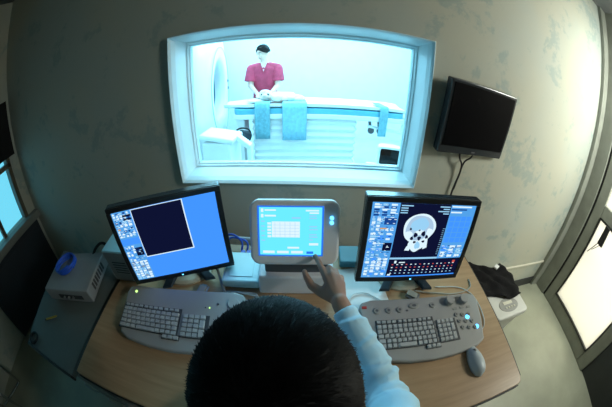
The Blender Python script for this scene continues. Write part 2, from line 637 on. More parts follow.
M['navy_panel'] = pbr('dark_navy_panel', (0.018, 0.026, 0.036), 0.5)
o.data.materials.append(M['navy_panel'])
tag(o, 'dark navy rectangular panel mounted on the wall below the left-hand window', 'panel')

# ------------------------------------------------------------------ observation window
win = struct(bpy.data.objects.new('window_1', None))
C.objects.link(win)
OX0, OX1, OZ0, OZ1 = -0.572, 0.507, 0.922, 1.599
rect_rings([(OX0, OX1, OZ0, OZ1, WY + 0.01), (OX0, OX1, OZ0, OZ1, WY - 0.018), (OX0 + 0.003, OX1 - 0.003, OZ0 + 0.003, OZ1 - 0.003, WY - 0.020),
            (OX0 + 0.010, OX1 - 0.010, OZ0 + 0.010, OZ1 - 0.010, WY - 0.004), (OX0 + 0.014, OX1 - 0.014, OZ0 + 0.014, OZ1 - 0.014, WY + 0.03),
            (-0.562, 0.500, 0.931, 1.576, WY + 0.15)], 'window_frame', 'window_white', win)
rect_rings([(-0.562, 0.500, 0.931, 1.576, WY + 0.15), (-0.556, 0.494, 0.937, 1.568, WY + 0.152), (-0.552, 0.490, 0.941, 1.562, WY + 0.168),
            (-0.548, 0.486, 0.945, 1.558, WY + 0.168), (-0.544, 0.482, 0.949, 1.554, WY + 0.19), (-0.560, 0.498, 0.93, 1.574, WY + 0.205)], 'sash', 'window_alu', win)
slab('pane', 'glass', (-0.546, WY + 0.176, 0.947), (0.484, WY + 0.180, 1.556), parent=win)

# ------------------------------------------------------------------ the scan room behind the glass
SY0, SY1, SX0, SX1 = WY + WT, 4.75, -3.3, 3.3
slab('floor_scan_room', 'scan_floor', (SX0, SY0 - 0.06, -0.1), (SX1, SY1, 0))
slab('ceiling_scan_room', 'scan_wall', (SX0, SY0, 2.7), (SX1, SY1 + 0.1, 2.8))
slab('wall_scan_room_far', 'scan_wall', (SX0, SY1, 0), (SX1, SY1 + 0.1, 2.7))
slab('wall_scan_room_left', 'scan_wall', (SX0 - 0.1, SY0, 0), (SX0, SY1 + 0.1, 2.7))
slab('wall_scan_room_right', 'scan_wall', (SX1, SY0, 0), (SX1 + 0.1, SY1 + 0.1, 2.7))
slab('wall_scan_room_near', 'scan_wall', (SX0, WY + WT + 0.002, 0), (-0.60, WY + WT + 0.02, 2.7))
slab('trim_3', 'scan_wall', (0.53, WY + WT + 0.002, 0), (SX1, WY + WT + 0.02, 2.7))

# scanner gantry
A7 = R(3.5)
gan = thing('scanner_gantry', 'large white ring-shaped scanner gantry with a round bore at the left of the scan room', 'medical scanner', (-1.08, 3.24, 0), R(8))
GZ = 1.07


def outer(a, s):
    e = 2.9
    c_, s_ = abs(math.cos(a)), abs(math.sin(a))
    r = 1.0 / ((c_ ** e + s_ ** e) ** (1 / e))
    return r * s


def gring(x, fr):
    n = 72
    out = []
    for i in range(n):
        a = 2 * math.pi * i / n
        r = fr(a)
        out.append((x, r * math.cos(a), GZ + r * math.sin(a)))
    return out


g = MB()
g.use('gantry')
g.loft([gring(-0.34, lambda a: 0.38), gring(-0.10, lambda a: 0.385), gring(-0.03, lambda a: 0.41), gring(-0.006, lambda a: 0.45), gring(0.0, lambda a: 0.50),
        gring(-0.02, lambda a: 0.70), gring(-0.07, lambda a: outer(a, 0.84)), gring(-0.13, lambda a: outer(a, 0.92)), gring(-0.22, lambda a: outer(a, 0.955)),
        gring(-0.75, lambda a: outer(a, 0.955)), gring(-0.85, lambda a: outer(a, 0.90)), gring(-0.90, lambda a: outer(a, 0.78)),
        gring(-0.92, lambda a: 0.55), gring(-0.80, lambda a: 0.36)], cap=False)
g.build('housing', None, gan, smooth=True)
g = MB()
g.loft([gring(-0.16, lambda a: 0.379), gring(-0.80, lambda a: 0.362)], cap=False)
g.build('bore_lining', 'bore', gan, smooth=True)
g = MB()
g.loft([gring(0.004, lambda a: 0.500 + 0.09), gring(0.010, lambda a: 0.595), gring(0.002, lambda a: 0.600)], cap=False)
g.build('seam_ring', 'gantry_seam', gan, smooth=True)
g = MB()
g.box((-0.45, 0, 0.08), (0.8, 1.5, 0.16))
g.build('base', 'gantry', gan, bevel=0.02)
for z_ in (1.16, 1.05):
    g = MB()
    g.lathe([(0.022, 0), (0.022, 0.02), (0.015, 0.026)], (-0.02, 0.70 * 0.9, z_), 14, Matrix.Rotation(R(80), 3, 'Y'))
    g.build('button', 'kb_mark', gan)

# patient table
tab = thing('scanner_table', 'long white patient table with a blue side stripe and a ribbed pedestal', 'examination table', (0.06, 3.28, 0), A7)
t = MB()
t.use('table_white')
n = 14
sec = []
for i in range(n + 1):
    u = i / n
    x = -1.08 + 2.30 * u
    wd = 0.25 * (0.45 + 0.55 * min(1, u / 0.14)) if u < 0.14 else 0.25
    zc = 0.018 if 0.1 < u < 0.95 else 0.0
    sec.append([(x, -wd, 0.885), (x, -wd, 0.915 + zc * .5), (x, -wd * .8, 0.905), (x, -wd * 0.4, 0.893), (x, wd * 0.4, 0.893), (x, wd * .8, 0.905), (x, wd, 0.915 + zc * .5),
                (x, wd, 0.885), (x, wd * 0.7, 0.862), (x, -wd * 0.7, 0.862)])
t.loft(sec)
t.build('tabletop', None, tab, bevel=0.006)
t = MB()
t.prism(rrect(2.12, 0.5, 0.12, cx=0.12), 0.795, 0.865)
t.build('blue_stripe', 'table_blue', tab, bevel=0.012)
t = MB()
t.prism(rrect(2.16, 0.52, 0.12, cx=0.13), 0.735, 0.797)
t.build('side_rail', 'table_white', tab, bevel=0.012)
t = MB()
nr = 8
prof = []
for i in range(nr):
    z0 = 0.04 + (0.735 - 0.04) * i / nr
    z1 = 0.04 + (0.735 - 0.04) * (i + 1) / nr
    prof += [(0, z0 + 0.006), (0.022, (z0 + z1) / 2), (0, z1 - 0.006)]
rings = []
for off, z in prof:
    rings.append([(x, y, z) for x, y in rrect(1.24 + off * 2, 0.42 + off * 2, 0.05, cx=-0.08)])
t.loft(rings)
t.build('pedestal_bellows', 'table_white', tab, bevel=0.004)
t = MB()
t.box((-0.06, 0, 0.02), (1.46, 0.52, 0.04))
t.build('base_plate', 'table_white', tab, bevel=0.01)
t = MB()
t.box((-0.86, -0.02, 0.40), (0.10, 0.36, 0.68))
t.box((-0.86, -0.21, 0.60), (0.12, 0.02, 0.05))
t.build('end_support', 'table_white', tab, bevel=0.01)
for sx in (0.72, 0.84):
    t = MB()
    t.cyl((sx, -0.18, 0.735), (sx + 0.02, -0.18, 0.62), 0.02)
    t.lathe([(0.04, -0.018), (0.045, 0), (0.04, 0.018)], (sx + 0.03, -0.18, 0.60), 16, Matrix.Rotation(R(90), 3, 'X'))
    t.build('castor', 'kb_mark', tab)
t = MB()
t.cyl((0.70, -0.2, 0.66), (1.16, -0.2, 0.60), 0.018)
t.cyl((1.16, -0.2, 0.60), (1.18, -0.2, 0.735), 0.018)
t.build('push_bar', 'table_white', tab)


def drape(name, x0, wd, z_low, mat, label, lean=0.0, ribs=3):
    """a cloth hung over the near side of the table; built in the table's own frame, then placed in the world"""
    b = MB()
    path = [(0.10, 0.926), (-0.10, 0.928), (-0.235, 0.938), (-0.268, 0.925), (-0.281, 0.86), (-0.286, 0.74), (-0.288, 0.60), (-0.29, z_low)]
    rows = []
    nx = 16
    for j, (y, z) in enumerate(path):
        rows.append([])
        for i in range(nx + 1):
            u = i / nx
            x = x0 + wd * (u - 0.5) + lean * (0.93 - z)
            k = 0.006 * math.sin(u * math.pi * 2 * ribs) * min(1, j / 4)
            rows[-1].append(Vector((x, y - k - 0.001, z)))
    for j in range(len(path) - 1):
        for i in range(nx):
            b.face([rows[j][i], rows[j][i + 1], rows[j + 1][i + 1], rows[j + 1][i]])
    bmesh.ops.remove_doubles(b.bm, verts=b.bm.verts, dist=1e-5)
    mt = Matrix.Translation((0.06, 3.28, 0)) @ Matrix.Rotation(A7, 4, 'Z')
    o = b.build(name, mat, None, mat4=mt, smooth=True)
    s = o.modifiers.new('thick', 'SOLIDIFY')
    s.thickness = 0.007
    s.offset = -1
    return tag(o, label, 'towel')


drape('towel', -0.585, 0.175, 0.50, 'towel', 'narrow teal towel hanging over the scanner table below the patient head')
drape('towel', -0.21, 0.28, 0.48, 'towel_pale', 'wide pale blue towel hanging over the middle of the scanner table', ribs=5)
drape('towel', 0.87, 0.11, 0.56, 'towel', 'thin blue strap-like cloth hanging at the right end of the scanner table', lean=-0.03, ribs=1)

# floor gear at the left end of the table
eq = thing('equipment_trolley', 'white boxy equipment trolley with a slanted lid beside the scanner gantry', 'trolley', (-0.80, 2.30, 0.0), R(-6))
eq.scale = (0.84, 0.80, 1.0)
b = MB()
b.prism([(-0.19, -0.15), (0.17, -0.18), (0.19, 0.14), (-0.17, 0.17)], 0.08, 0.72)
b.build('cabinet', 'table_white', eq, bevel=0.02)
b = MB()
b.box((0.0, 0, 0.755), (0.42, 0.36, 0.05), rot=Matrix.Rotation(R(7), 3, 'Y'))
b.build('lid', 'table_white', eq, bevel=0.02)
b = MB()
b.box((0.27, 0.02, 0.69), (0.19, 0.11, 0.05), rot=Matrix.Rotation(R(32), 3, 'Y'))
b.box((0.335, 0.02, 0.42), (0.05, 0.09, 0.50))
b.build('side_arm', 'table_white', eq, bevel=0.012)
for sx, sy in ((-0.15, -0.12), (0.15, -0.12), (-0.15, 0.12), (0.15, 0.12)):
    b = MB()
    b.lathe([(0.03, -0.015), (0.04, 0), (0.03, 0.015)], (sx, sy, 0.04), 14, Matrix.Rotation(R(90), 3, 'X'))
    b.build('castor', 'kb_mark', eq)
st = thing('foot_pedal_unit', 'small dark control unit with coiled hoses under the left end of the scanner table', 'equipment', (-0.69, 2.82, 0), 0.2)
b = MB()
b.box((0, 0, 0.28), (0.03, 0.03, 0.54))
b.box((0, 0, 0.015), (0.20, 0.16, 0.03))
b.build('stand', 'steel', st, bevel=0.004)
b = MB()
b.box((0, 0, 0.60), (0.13, 0.09, 0.08), rot=Matrix.Rotation(0.3, 3, 'Y'))
b.build('control_box', 'stand_dark', st, bevel=0.01)
b = MB()
b.tube([(-0.05, 0, 0.62), (-0.09, -0.02, 0.66), (-0.03, -0.04, 0.69), (0.05, -0.02, 0.66), (0.07, 0, 0.57), (0.02, -0.03, 0.50), (-0.04, -0.02, 0.52), (-0.07, 0, 0.58)], 0.010)
b.build('hose', 'gasket', st, smooth=True)

# small dark display standing near the window, right
tr = thing('display_stand', 'white stand just behind the observation window, bottom right', 'stand', (0.70, 2.0, 0), R(-8))
b = MB()
b.box((0, 0, 0.02), (0.34, 0.30, 0.04))
b.box((0, 0, 0.28), (0.08, 0.08, 0.50))
b.build('column', 'table_white', tr, bevel=0.01)
b = MB()
b.box((0, 0, 0.552), (0.34, 0.30, 0.035))
b.build('shelf', 'table_white', tr, bevel=0.01)
cr = thing('small_monitor', 'small cream tube monitor with a dark screen seen through the window, bottom right', 'monitor', (0.70, 2.0, 0.572), R(-8))
b = MB()
b.prism(rrect(0.19, 0.15, 0.015), 0.0, 0.04)
b.lathe([(0.085, 0.03), (0.06, 0.06)], (0, 0, 0), 20)
b.build('foot', 'table_white', cr, bevel=0.004)
b = MB()
b.loft([[(x, -0.09, 0.145 + z) for x, z in rrect(0.21, 0.175, 0.02)], [(x, -0.02, 0.145 + z) for x, z in rrect(0.21, 0.175, 0.02)],
        [(x, 0.10, 0.145 + z) for x, z in rrect(0.14, 0.12, 0.02)]])
b.build('housing', 'table_white', cr, bevel=0.005)
b = MB()
b.loft([[(x, -0.091, 0.15 + z) for x, z in rrect(0.175, 0.135, 0.015)], [(x, -0.096, 0.15 + z) for x, z in rrect(0.165, 0.125, 0.015)]])
b.build('screen', 'tv_glass', cr, bevel=0.002)


# ------------------------------------------------------------------ people
def fused(name, fill, mats, voxel, parent=None, smooth_it=4, rough_amp=0.0):
    """fill(MB) adds overlapping closed solids; they are merged by voxel remesh into one continuous surface"""
    b = MB()
    fill(b)
    o = b.build(name, None, None)
    o.data.materials.clear()
    r = o.modifiers.new('rm', 'REMESH')
    r.mode = 'VOXEL'
    r.voxel_size = voxel
    r.use_smooth_shade = True
    s = o.modifiers.new('sm', 'SMOOTH')
    s.iterations = smooth_it
    s.factor = 0.5
    dg = bpy.context.evaluated_depsgraph_get()
    me = bpy.data.meshes.new_from_object(o.evaluated_get(dg))
    o.modifiers.clear()
    o.data = me
    me.name = name
    me.materials.clear()
    for k in mats:
        me.materials.append(M[k])
    for p in me.polygons:
        p.use_smooth = True
        p.material_index = 0
    if parent is not None:
        o.parent = parent
    return o


def limb(b, pts, radii):
    pts = [Vector(p) for p in pts]
    for p, r in zip(pts, radii):
        b.ball(p, r, 14)
    for i in range(len(pts) - 1):
        b.cyl(pts[i], pts[i + 1], radii[i], radii[i + 1], 14)


def head_solid(b, c, rot, s=1.0):
    """skull, jaw, nose, lips, brow and ears; face towards local -Y; c is the centre of the skull"""
    c = Vector(c)

    def at(x, y, z):
        return c + rot @ (Vector((x, y, z)) * s)
    b.ball(at(0, 0.012, 0.02), (0.076 * s, 0.095 * s, 0.092 * s), 20, rot)
    b.ball(at(0, -0.030, -0.035), (0.058 * s, 0.058 * s, 0.072 * s), 18, rot)
    b.ball(at(0, -0.058, -0.085), (0.026 * s, 0.022 * s, 0.020 * s), 14, rot)
    limb(b, [at(0, -0.085, 0.0), at(0, -0.104, -0.033)], [0.008 * s, 0.011 * s])
    for sx in (-1, 1):
        b.ball(at(0.010 * sx, -0.096, -0.036), 0.008 * s, 10)
        limb(b, [at(0.012 * sx, -0.083, 0.016), at(0.045 * sx, -0.070, 0.014)], [0.009 * s, 0.008 * s])
        b.ball(at(0.036 * sx, -0.068, -0.030), (0.018 * s, 0.014 * s, 0.016 * s), 12, rot)
        b.ball(at(0.079 * sx, 0.012, -0.012), (0.008 * s, 0.018 * s, 0.030 * s), 12, rot)
        limb(b, [at(0.055 * sx, 0.0, -0.045), at(0.022 * sx, -0.055, -0.088)], [0.018 * s, 0.014 * s])
    limb(b, [at(-0.018, -0.083, -0.061), at(0, -0.090, -0.060), at(0.018, -0.083, -0.061)], [0.005 * s, 0.007 * s, 0.005 * s])


def face_details(parent, c, rot, s=1.0):
    c = Vector(c)

    def at(x, y, z):
        return c + rot @ (Vector((x, y, z)) * s)
    for sx in (-1, 1):
        b = MB()
        b.use('eye_white')
        b.ball(at(0.030 * sx, -0.075, 0.0), (0.014 * s, 0.010 * s, 0.008 * s), 12, rot)
        b.use('eye_dark')
        b.ball(at(0.030 * sx, -0.083, 0.0), (0.006 * s, 0.004 * s, 0.006 * s), 10, rot)
        b.build('eye', None, parent, smooth=True)
        b = MB()
        b.tube([at(0.014 * sx, -0.092, 0.020), at(0.030 * sx, -0.089, 0.026), at(0.046 * sx, -0.074, 0.020)], 0.003 * s)
        b.build('eyebrow', 'hair', parent, smooth=True)
    b = MB()
    b.tube([at(-0.020, -0.084, -0.062), at(0, -0.0965, -0.061), at(0.020, -0.084, -0.062)], 0.0045 * s)
    b.build('lips', 'lip', parent, smooth=True)


def hair_cap(parent, c, rot, s, r, low=-0.35, amp=0.006, front=0.2, seed=0, tufts=0, forward=0.0):
    """a thick head of short hair: a noisy cap over crown, back and sides, with overlapping tufts"""
    c = Vector(c)
    b = MB()
    n, mm = 64, 40
    rings = []
    for j in range(mm + 1):
        v = j / mm
        ring = []
        for i in range(n):
            a = 2 * math.pi * i / n
            fy = -math.sin(a)                       # +1 at the face side (local -Y)
            lim = low + (front - low) * max(0.0, fy) ** 1.5
            zz = 1 - (1 - lim) * v * v
            rad = math.sqrt(max(0.0, 1 - zz * zz))
            d = Vector((math.cos(a) * rad, math.sin(a) * rad, zz))
            k = 1 + min(1.0, v * 2.2) * amp / r[0] * (noise.noise(Vector((d.x * 9 + seed, d.y * 9, d.z * 9))) + 0.6 * noise.noise(Vector((d.x * 24 + seed, d.y * 24, d.z * 6))))
            ring.append(c + rot @ (Vector((d.x * r[0] * k, d.y * r[1] * k + 0.01 * s, d.z * r[2] * k)) * s))
        rings.append(ring)
    for j in range(mm, -1, -4):
        v = j / mm
        ring = []
        for i in range(n):
            a = 2 * math.pi * i / n
            fy = -math.sin(a)
            lim = low + (front - low) * max(0.0, fy) ** 1.5
            zz = 1 - (1 - lim) * v * v
            rad = math.sqrt(max(0.0, 1 - zz * zz))
            ring.append(c + rot @ (Vector((math.cos(a) * rad * (r[0] - 0.014), math.sin(a) * rad * (r[1] - 0.014) + 0.01 * s, zz * (r[2] - 0.014))) * s))
        rings.append(ring)
    rings = [[p if j else p + Vector((0, 0, 0)) for p in q] for j, q in enumerate(rings)]
    b.loft(rings, cap=False)
    bmesh.ops.remove_doubles(b.bm, verts=b.bm.verts, dist=2e-4)
    rnd = random.Random(seed + 3)
    for _ in range(tufts):
        a = rnd.uniform(0, 2 * math.pi)
        zz = rnd.uniform(-0.25, 0.9995)
        fy = -math.sin(a)
        lim = low + (front - low) * max(0.0, fy) ** 1.5
        if zz < lim:
            continue
        rad = math.sqrt(1 - zz * zz)
        d = Vector((math.cos(a) * rad, math.sin(a) * rad, zz))
        # strands flow away from the crown whorl
        flow = (d - Vector((0.15, 0.55, 0.82))).normalized()
        flow = (flow - d * flow.dot(d)).normalized()
        side = d.cross(flow)
        flow = (flow + side * rnd.uniform(-0.35, 0.35)).normalized()
        L = rnd.uniform(0.012, 0.024)
        P0 = Vector((d.x * r[0], d.y * r[1] + 0.01, d.z * r[2])) * 1.0
        P1 = P0 + flow * L * 0.5 + d * 0.003
        P2 = P0 + flow * L + d * rnd.uniform(-0.001, 0.004)
        P2 = P2 * 1.0
        w0 = side * rnd.uniform(0.0005, 0.0011)
        q = [c + rot @ (x * s) for x in (P0 - w0, P0 + w0, P1 + w0 * .8, P2, P1 - w0 * .8)]
        b.face(q)
    o = b.build('hair', 'hair', parent, smooth=True)
    return o


# ---- the technician in red scrubs in the scan room
TP = Vector((-0.575, 3.66, 0))
per = thing('person', 'person in red short-sleeved scrubs standing behind the scanner table', 'person', TP, 0)
per.scale = (0.93, 0.95, 0.985)
hrot = Matrix.Rotation(R(-38), 3, 'Z') @ Matrix.Rotation(R(20), 3, 'X')
HC = (-0.02, -0.10, 1.585)


def tech_body(b):
    b.loft([[(0.0 + x * sx, yy + y * sy, z) for x, y in [(math.cos(2 * math.pi * k / 20), math.sin(2 * math.pi * k / 20)) for k in range(20)]]
            for z, sx, sy, yy in ((0.86, 0.15, 0.10, 0.03), (0.98, 0.16, 0.105, 0.02), (1.10, 0.145, 0.10, 0.0), (1.25, 0.165, 0.11, -0.02), (1.36, 0.17, 0.10, -0.035), (1.41, 0.11, 0.07, -0.045))])
    limb(b, [(0, -0.05, 1.38), (-0.005, -0.075, 1.50)], [0.062, 0.055])
    head_solid(b, HC, hrot)
    for sx in (-1, 1):
        limb(b, [(0.09 * sx, -0.04, 1.37), (0.19 * sx, -0.045, 1.345)], [0.06, 0.055])
        el = (0.20 * sx, -0.10, 1.10)
        wr = (0.085 * sx + 0.03, -0.30, 1.00)
        limb(b, [(0.19 * sx, -0.045, 1.345), el, wr], [0.052, 0.040, 0.027])
        # palm and five fingers laid against the patient's head
        palm = (0.070 * sx + 0.03, -0.35, 0.985)
        limb(b, [wr, palm], [0.026, 0.030])
        for k in range(4):
            dx = (k - 1.5) * 0.017
            L = (0.060, 0.072, 0.068, 0.052)[k]
            p0 = Vector(palm) + Vector((dx, -0.02, 0.002))
            p1 = p0 + Vector((-0.010 * sx, -L * 0.6, 0.002))
            p2 = p1 + Vector((-0.010 * sx, -L * 0.35, -0.018))
            limb(b, [palm, p0, p1, p2], [0.016, 0.010, 0.009, 0.0075])
        limb(b, [palm, (palm[0] - 0.035 * sx, palm[1] - 0.012, palm[2] + 0.010), (palm[0] - 0.045 * sx, palm[1] - 0.045, palm[2])], [0.016, 0.011, 0.009])
        limb(b, [(0.085 * sx, 0.03, 0.90), (0.10 * sx, 0.02, 0.50), (0.10 * sx, 0.05, 0.10)], [0.085, 0.06, 0.04])
        limb(b, [(0.10 * sx, 0.05, 0.07), (0.105 * sx, -0.10, 0.035)], [0.04, 0.032])


fused('body', tech_body, ['skin_pale'], 0.0065, per, 3)
face_details(per, HC, hrot)
hair_cap(per, HC, hrot, 1.0, (0.090, 0.108, 0.116), low=-0.15, amp=0.010, front=0.52, seed=5)


def tech_top(b):
    b.loft([[(x * sx, yy + y * sy, z) for x, y in [(math.cos(2 * math.pi * k / 20), math.sin(2 * math.pi * k / 20)) for k in range(20)]]
            for z, sx, sy, yy in ((0.78, 0.20, 0.135, 0.03), (0.98, 0.185, 0.13, 0.02), (1.10, 0.175, 0.125, 0.0), (1.25, 0.19, 0.132, -0.02), (1.35, 0.185, 0.118, -0.035), (1.405, 0.12, 0.085, -0.04), (1.43, 0.078, 0.075, -0.045))])
    for sx in (-1, 1):
        limb(b, [(0.08 * sx, -0.04, 1.37), (0.195 * sx, -0.045, 1.345)], [0.07, 0.070])
        b.cyl((0.195 * sx, -0.045, 1.36), (0.215 * sx, -0.085, 1.165), 0.070, 0.083, 16)


fused('scrub_top', tech_top, ['scrub'], 0.008, per, 3)
b = MB()
b.loft([[(-0.045, -0.125, 1.425), (0.045, -0.125, 1.425), (0.004, -0.168, 1.29)], [(-0.045, -0.09, 1.435), (0.045, -0.09, 1.435), (0.004, -0.12, 1.29)]])
b.build('undershirt', 'undershirt', per)
b = MB()
b.tube([(-0.052, -0.118, 1.43), (-0.02, -0.158, 1.35), (0.004, -0.172, 1.283)], 0.008, 6)
b.tube([(0.052, -0.118, 1.43), (0.025, -0.158, 1.35), (0.004, -0.172, 1.283)], 0.008, 6)
b.build('collar_trim', 'scrub', per, smooth=True)


def tech_trousers(b):
    b.loft([[(x * sx, yy + y * sy, z) for x, y in [(math.cos(2 * math.pi * k / 16), math.sin(2 * math.pi * k / 16)) for k in range(16)]]
            for z, sx, sy, yy in ((0.78, 0.18, 0.12, 0.03), (0.95, 0.16, 0.115, 0.03))])
    for sx in (-1, 1):
        limb(b, [(0.085 * sx, 0.03, 0.86), (0.10 * sx, 0.02, 0.50), (0.10 * sx, 0.05, 0.13)], [0.10, 0.080, 0.065])


fused('scrub_trousers', tech_trousers, ['scrub'], 0.009, per, 3)

# ---- the patient on the table
mt = Matrix.Translation((0.06, 3.28, 0)) @ Matrix.Rotation(A7, 4, 'Z')
pp = mt @ Vector((-0.57, -0.02, 0.905))
pat = thing('person', 'small patient lying on the scanner table with a white head dressing and dark eye covers', 'person', pp, A7)
prot = Matrix.Rotation(R(-70), 3, 'X')


def pat_body(b):
    head_solid(b, (0, 0, 0.075), prot, 0.82)
    limb(b, [(0.03, 0.01, 0.06), (0.14, 0.02, 0.06)], [0.04, 0.05])
    limb(b, [(0.14, 0.02, 0.06), (0.32, 0.02, 0.06)], [0.07, 0.065])
    for sy in (-1, 1):
        limb(b, [(0.15, 0.02 + 0.07 * sy, 0.055), (0.26, 0.02 + 0.10 * sy, 0.045), (0.34, 0.02 + 0.05 * sy, 0.08)], [0.03, 0.026, 0.02])
        limb(b, [(0.32, 0.02 + 0.04 * sy, 0.055), (0.44, 0.02 + 0.05 * sy, 0.05)], [0.045, 0.03])


fused('body', pat_body, ['skin_pale'], 0.006, pat, 2)
b = MB()
b.loft([[(0.0 + 0.072 * math.cos(a), -0.0 + 0.03 + 0.078 * math.sin(a), 0.035) for a in [2 * math.pi * k / 18 for k in range(18)]],
        [(0.0 + 0.080 * math.cos(a), 0.022 + 0.082 * math.sin(a), 0.09) for a in [2 * math.pi * k / 18 for k in range(18)]],
        [(0.0 + 0.068 * math.cos(a), 0.012 + 0.070 * math.sin(a), 0.135) for a in [2 * math.pi * k / 18 for k in range(18)]],
        [(0.0 + 0.040 * math.cos(a), 0.005 + 0.040 * math.sin(a), 0.155) for a in [2 * math.pi * k / 18 for k in range(18)]]])
b.build('head_dressing', 'sheet', pat, smooth=True)
for sx in (-0.03, 0.032):
    b = MB()
    b.ball((sx, -0.052, 0.105), (0.022, 0.014, 0.016), 12)
    b.build('eye_cover', 'stand_dark', pat, smooth=True)


def pat_sheet(b):
    b.ball((0.16, 0.02, 0.065), (0.10, 0.13, 0.062), 18)
    b.ball((0.28, 0.02, 0.055), (0.13, 0.12, 0.055), 18)
    b.ball((0.40, 0.02, 0.04), (0.10, 0.10, 0.045), 18)
    b.ball((-0.10, 0.03, 0.022), (0.13, 0.12, 0.022), 18)


fused('sheet', pat_sheet, ['sheet'], 0.007, pat, 2)

# ------------------------------------------------------------------ desk
DT = 0.744
dsk = thing('desk', 'light beech desk with a dark front edge below the observation window', 'desk', (0, 0, 0))
b = MB()
b.use('wood')
b.prism([(-0.734, 0.066), (-0.715, 0.062), (0.700, 0.066), (0.718, 0.072), (0.725, 0.090), (0.725, 0.80), (-0.734, 0.80)], DT - 0.026, DT)
b.build('desk_top', None, dsk, bevel=0.002)
b = MB()
b.box((-0.007, 0.0605, DT - 0.0145), (1.42, 0.006, 0.026), rot=Matrix.Rotation(0.0028, 3, 'Z'))
b.box((-0.7365, 0.435, DT - 0.0145), (0.006, 0.73, 0.026))
b.box((0.7275, 0.445, DT - 0.0145), (0.006, 0.70, 0.026))
b.build('edge_band', 'edge_band', dsk, bevel=0.002)
for sx in (-0.69, 0.68):
    b = MB()
    b.box((sx, 0.45, 0.36), (0.03, 0.60, 0.71))
    b.build('side_panel', 'wood', dsk, bevel=0.003)
b = MB()
b.box((0, 0.72, 0.50), (1.34, 0.02, 0.42))
b.build('modesty_panel', 'wood', dsk, bevel=0.003)

# side cabinet on the left with a pale top
cab = thing('side_cabinet', 'low cabinet with a pale grey-green top left of the desk', 'cabinet', (0, 0, 0))
b = MB()
b.prism([(-1.125, 0.038), (-0.765, 0.038), (-0.765, 0.62), (-1.295, 0.62)], 0.70, 0.728)
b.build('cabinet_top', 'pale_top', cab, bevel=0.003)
b = MB()
b.prism([(-1.125, 0.026), (-0.765, 0.026), (-0.765, 0.0375), (-1.125, 0.0375)], 0.698, 0.728)
b.build('edge_band', 'edge_band', cab, bevel=0.002)
b = MB()
b.prism([(-1.09, 0.08), (-0.79, 0.08), (-0.79, 0.60), (-1.25, 0.60)], 0.03, 0.70)
b.build('body', 'grey_box', cab, bevel=0.004)
for zz in (0.19, 0.41, 0.60):
    b = MB()
    b.box((-0.94, 0.076, zz), (0.28, 0.012, 0.17))
    d = b.build('drawer', 'grey_box', cab, bevel=0.003)
    b = MB()
    b.tube([(-0.99, 0.068, zz), (-0.985, 0.05, zz), (-0.895, 0.05, zz), (-0.89, 0.068, zz)], 0.004)
    b.build('handle', 'steel', d)
rg = MB()
rings = []
for i in range(28):
    a = 2 * math.pi * i / 28
    rings.append([(-1.085 + (0.028 + 0.006 * math.cos(q)) * math.cos(a), 0.072 + (0.028 + 0.006 * math.cos(q)) * math.sin(a), 0.7345 + 0.006 * math.sin(q)) for q in [2 * math.pi * k / 8 for k in range(8)]])
rings.append(rings[0])
rg.loft(rings, cap=False)
tag(rg.build('tape_roll', 'gasket', None, smooth=True), 'small black ring lying on the front corner of the pale cabinet top', 'ring')
b = MB()
b.use('pen')
b.cyl((-1.06, 0.195, 0.734), (-1.005, 0.235, 0.734), 0.0045)
b.cyl((-1.005, 0.235, 0.734), (-0.998, 0.240, 0.734), 0.0045, 0.001)
b.use('kb_mark')
b.cyl((-1.068, 0.189, 0.734), (-1.06, 0.195, 0.734), 0.005)
tag(b.build('pen', None, None), 'short yellow pen lying on the pale cabinet top', 'pen')


# ------------------------------------------------------------------ monitors
def panel_matrix(c, tilt, roll):
    """panel frame: local x right, z up, y into the screen; leans back by tilt"""
    return Matrix.Translation(c) @ Matrix.Rotation(-tilt, 4, 'X') @ Matrix.Rotation(-roll, 4, 'Y')


def screen_rects(parent, mt, items, name, y0):
    """flat coloured areas of a picture on a screen, one mesh; items (x0, x1, z0, z1, material, layer)"""
    b = MB()
    for it in items:
        x0, x1, z0, z1, mat, lay = it
        b.use(mat)
        y = y0 - 0.00025 * lay
        b.face([(x0, y, z0), (x1, y, z0), (x1, y, z1), (x0, y, z1)])
    return b.build(name, None, parent, mat4=mt)


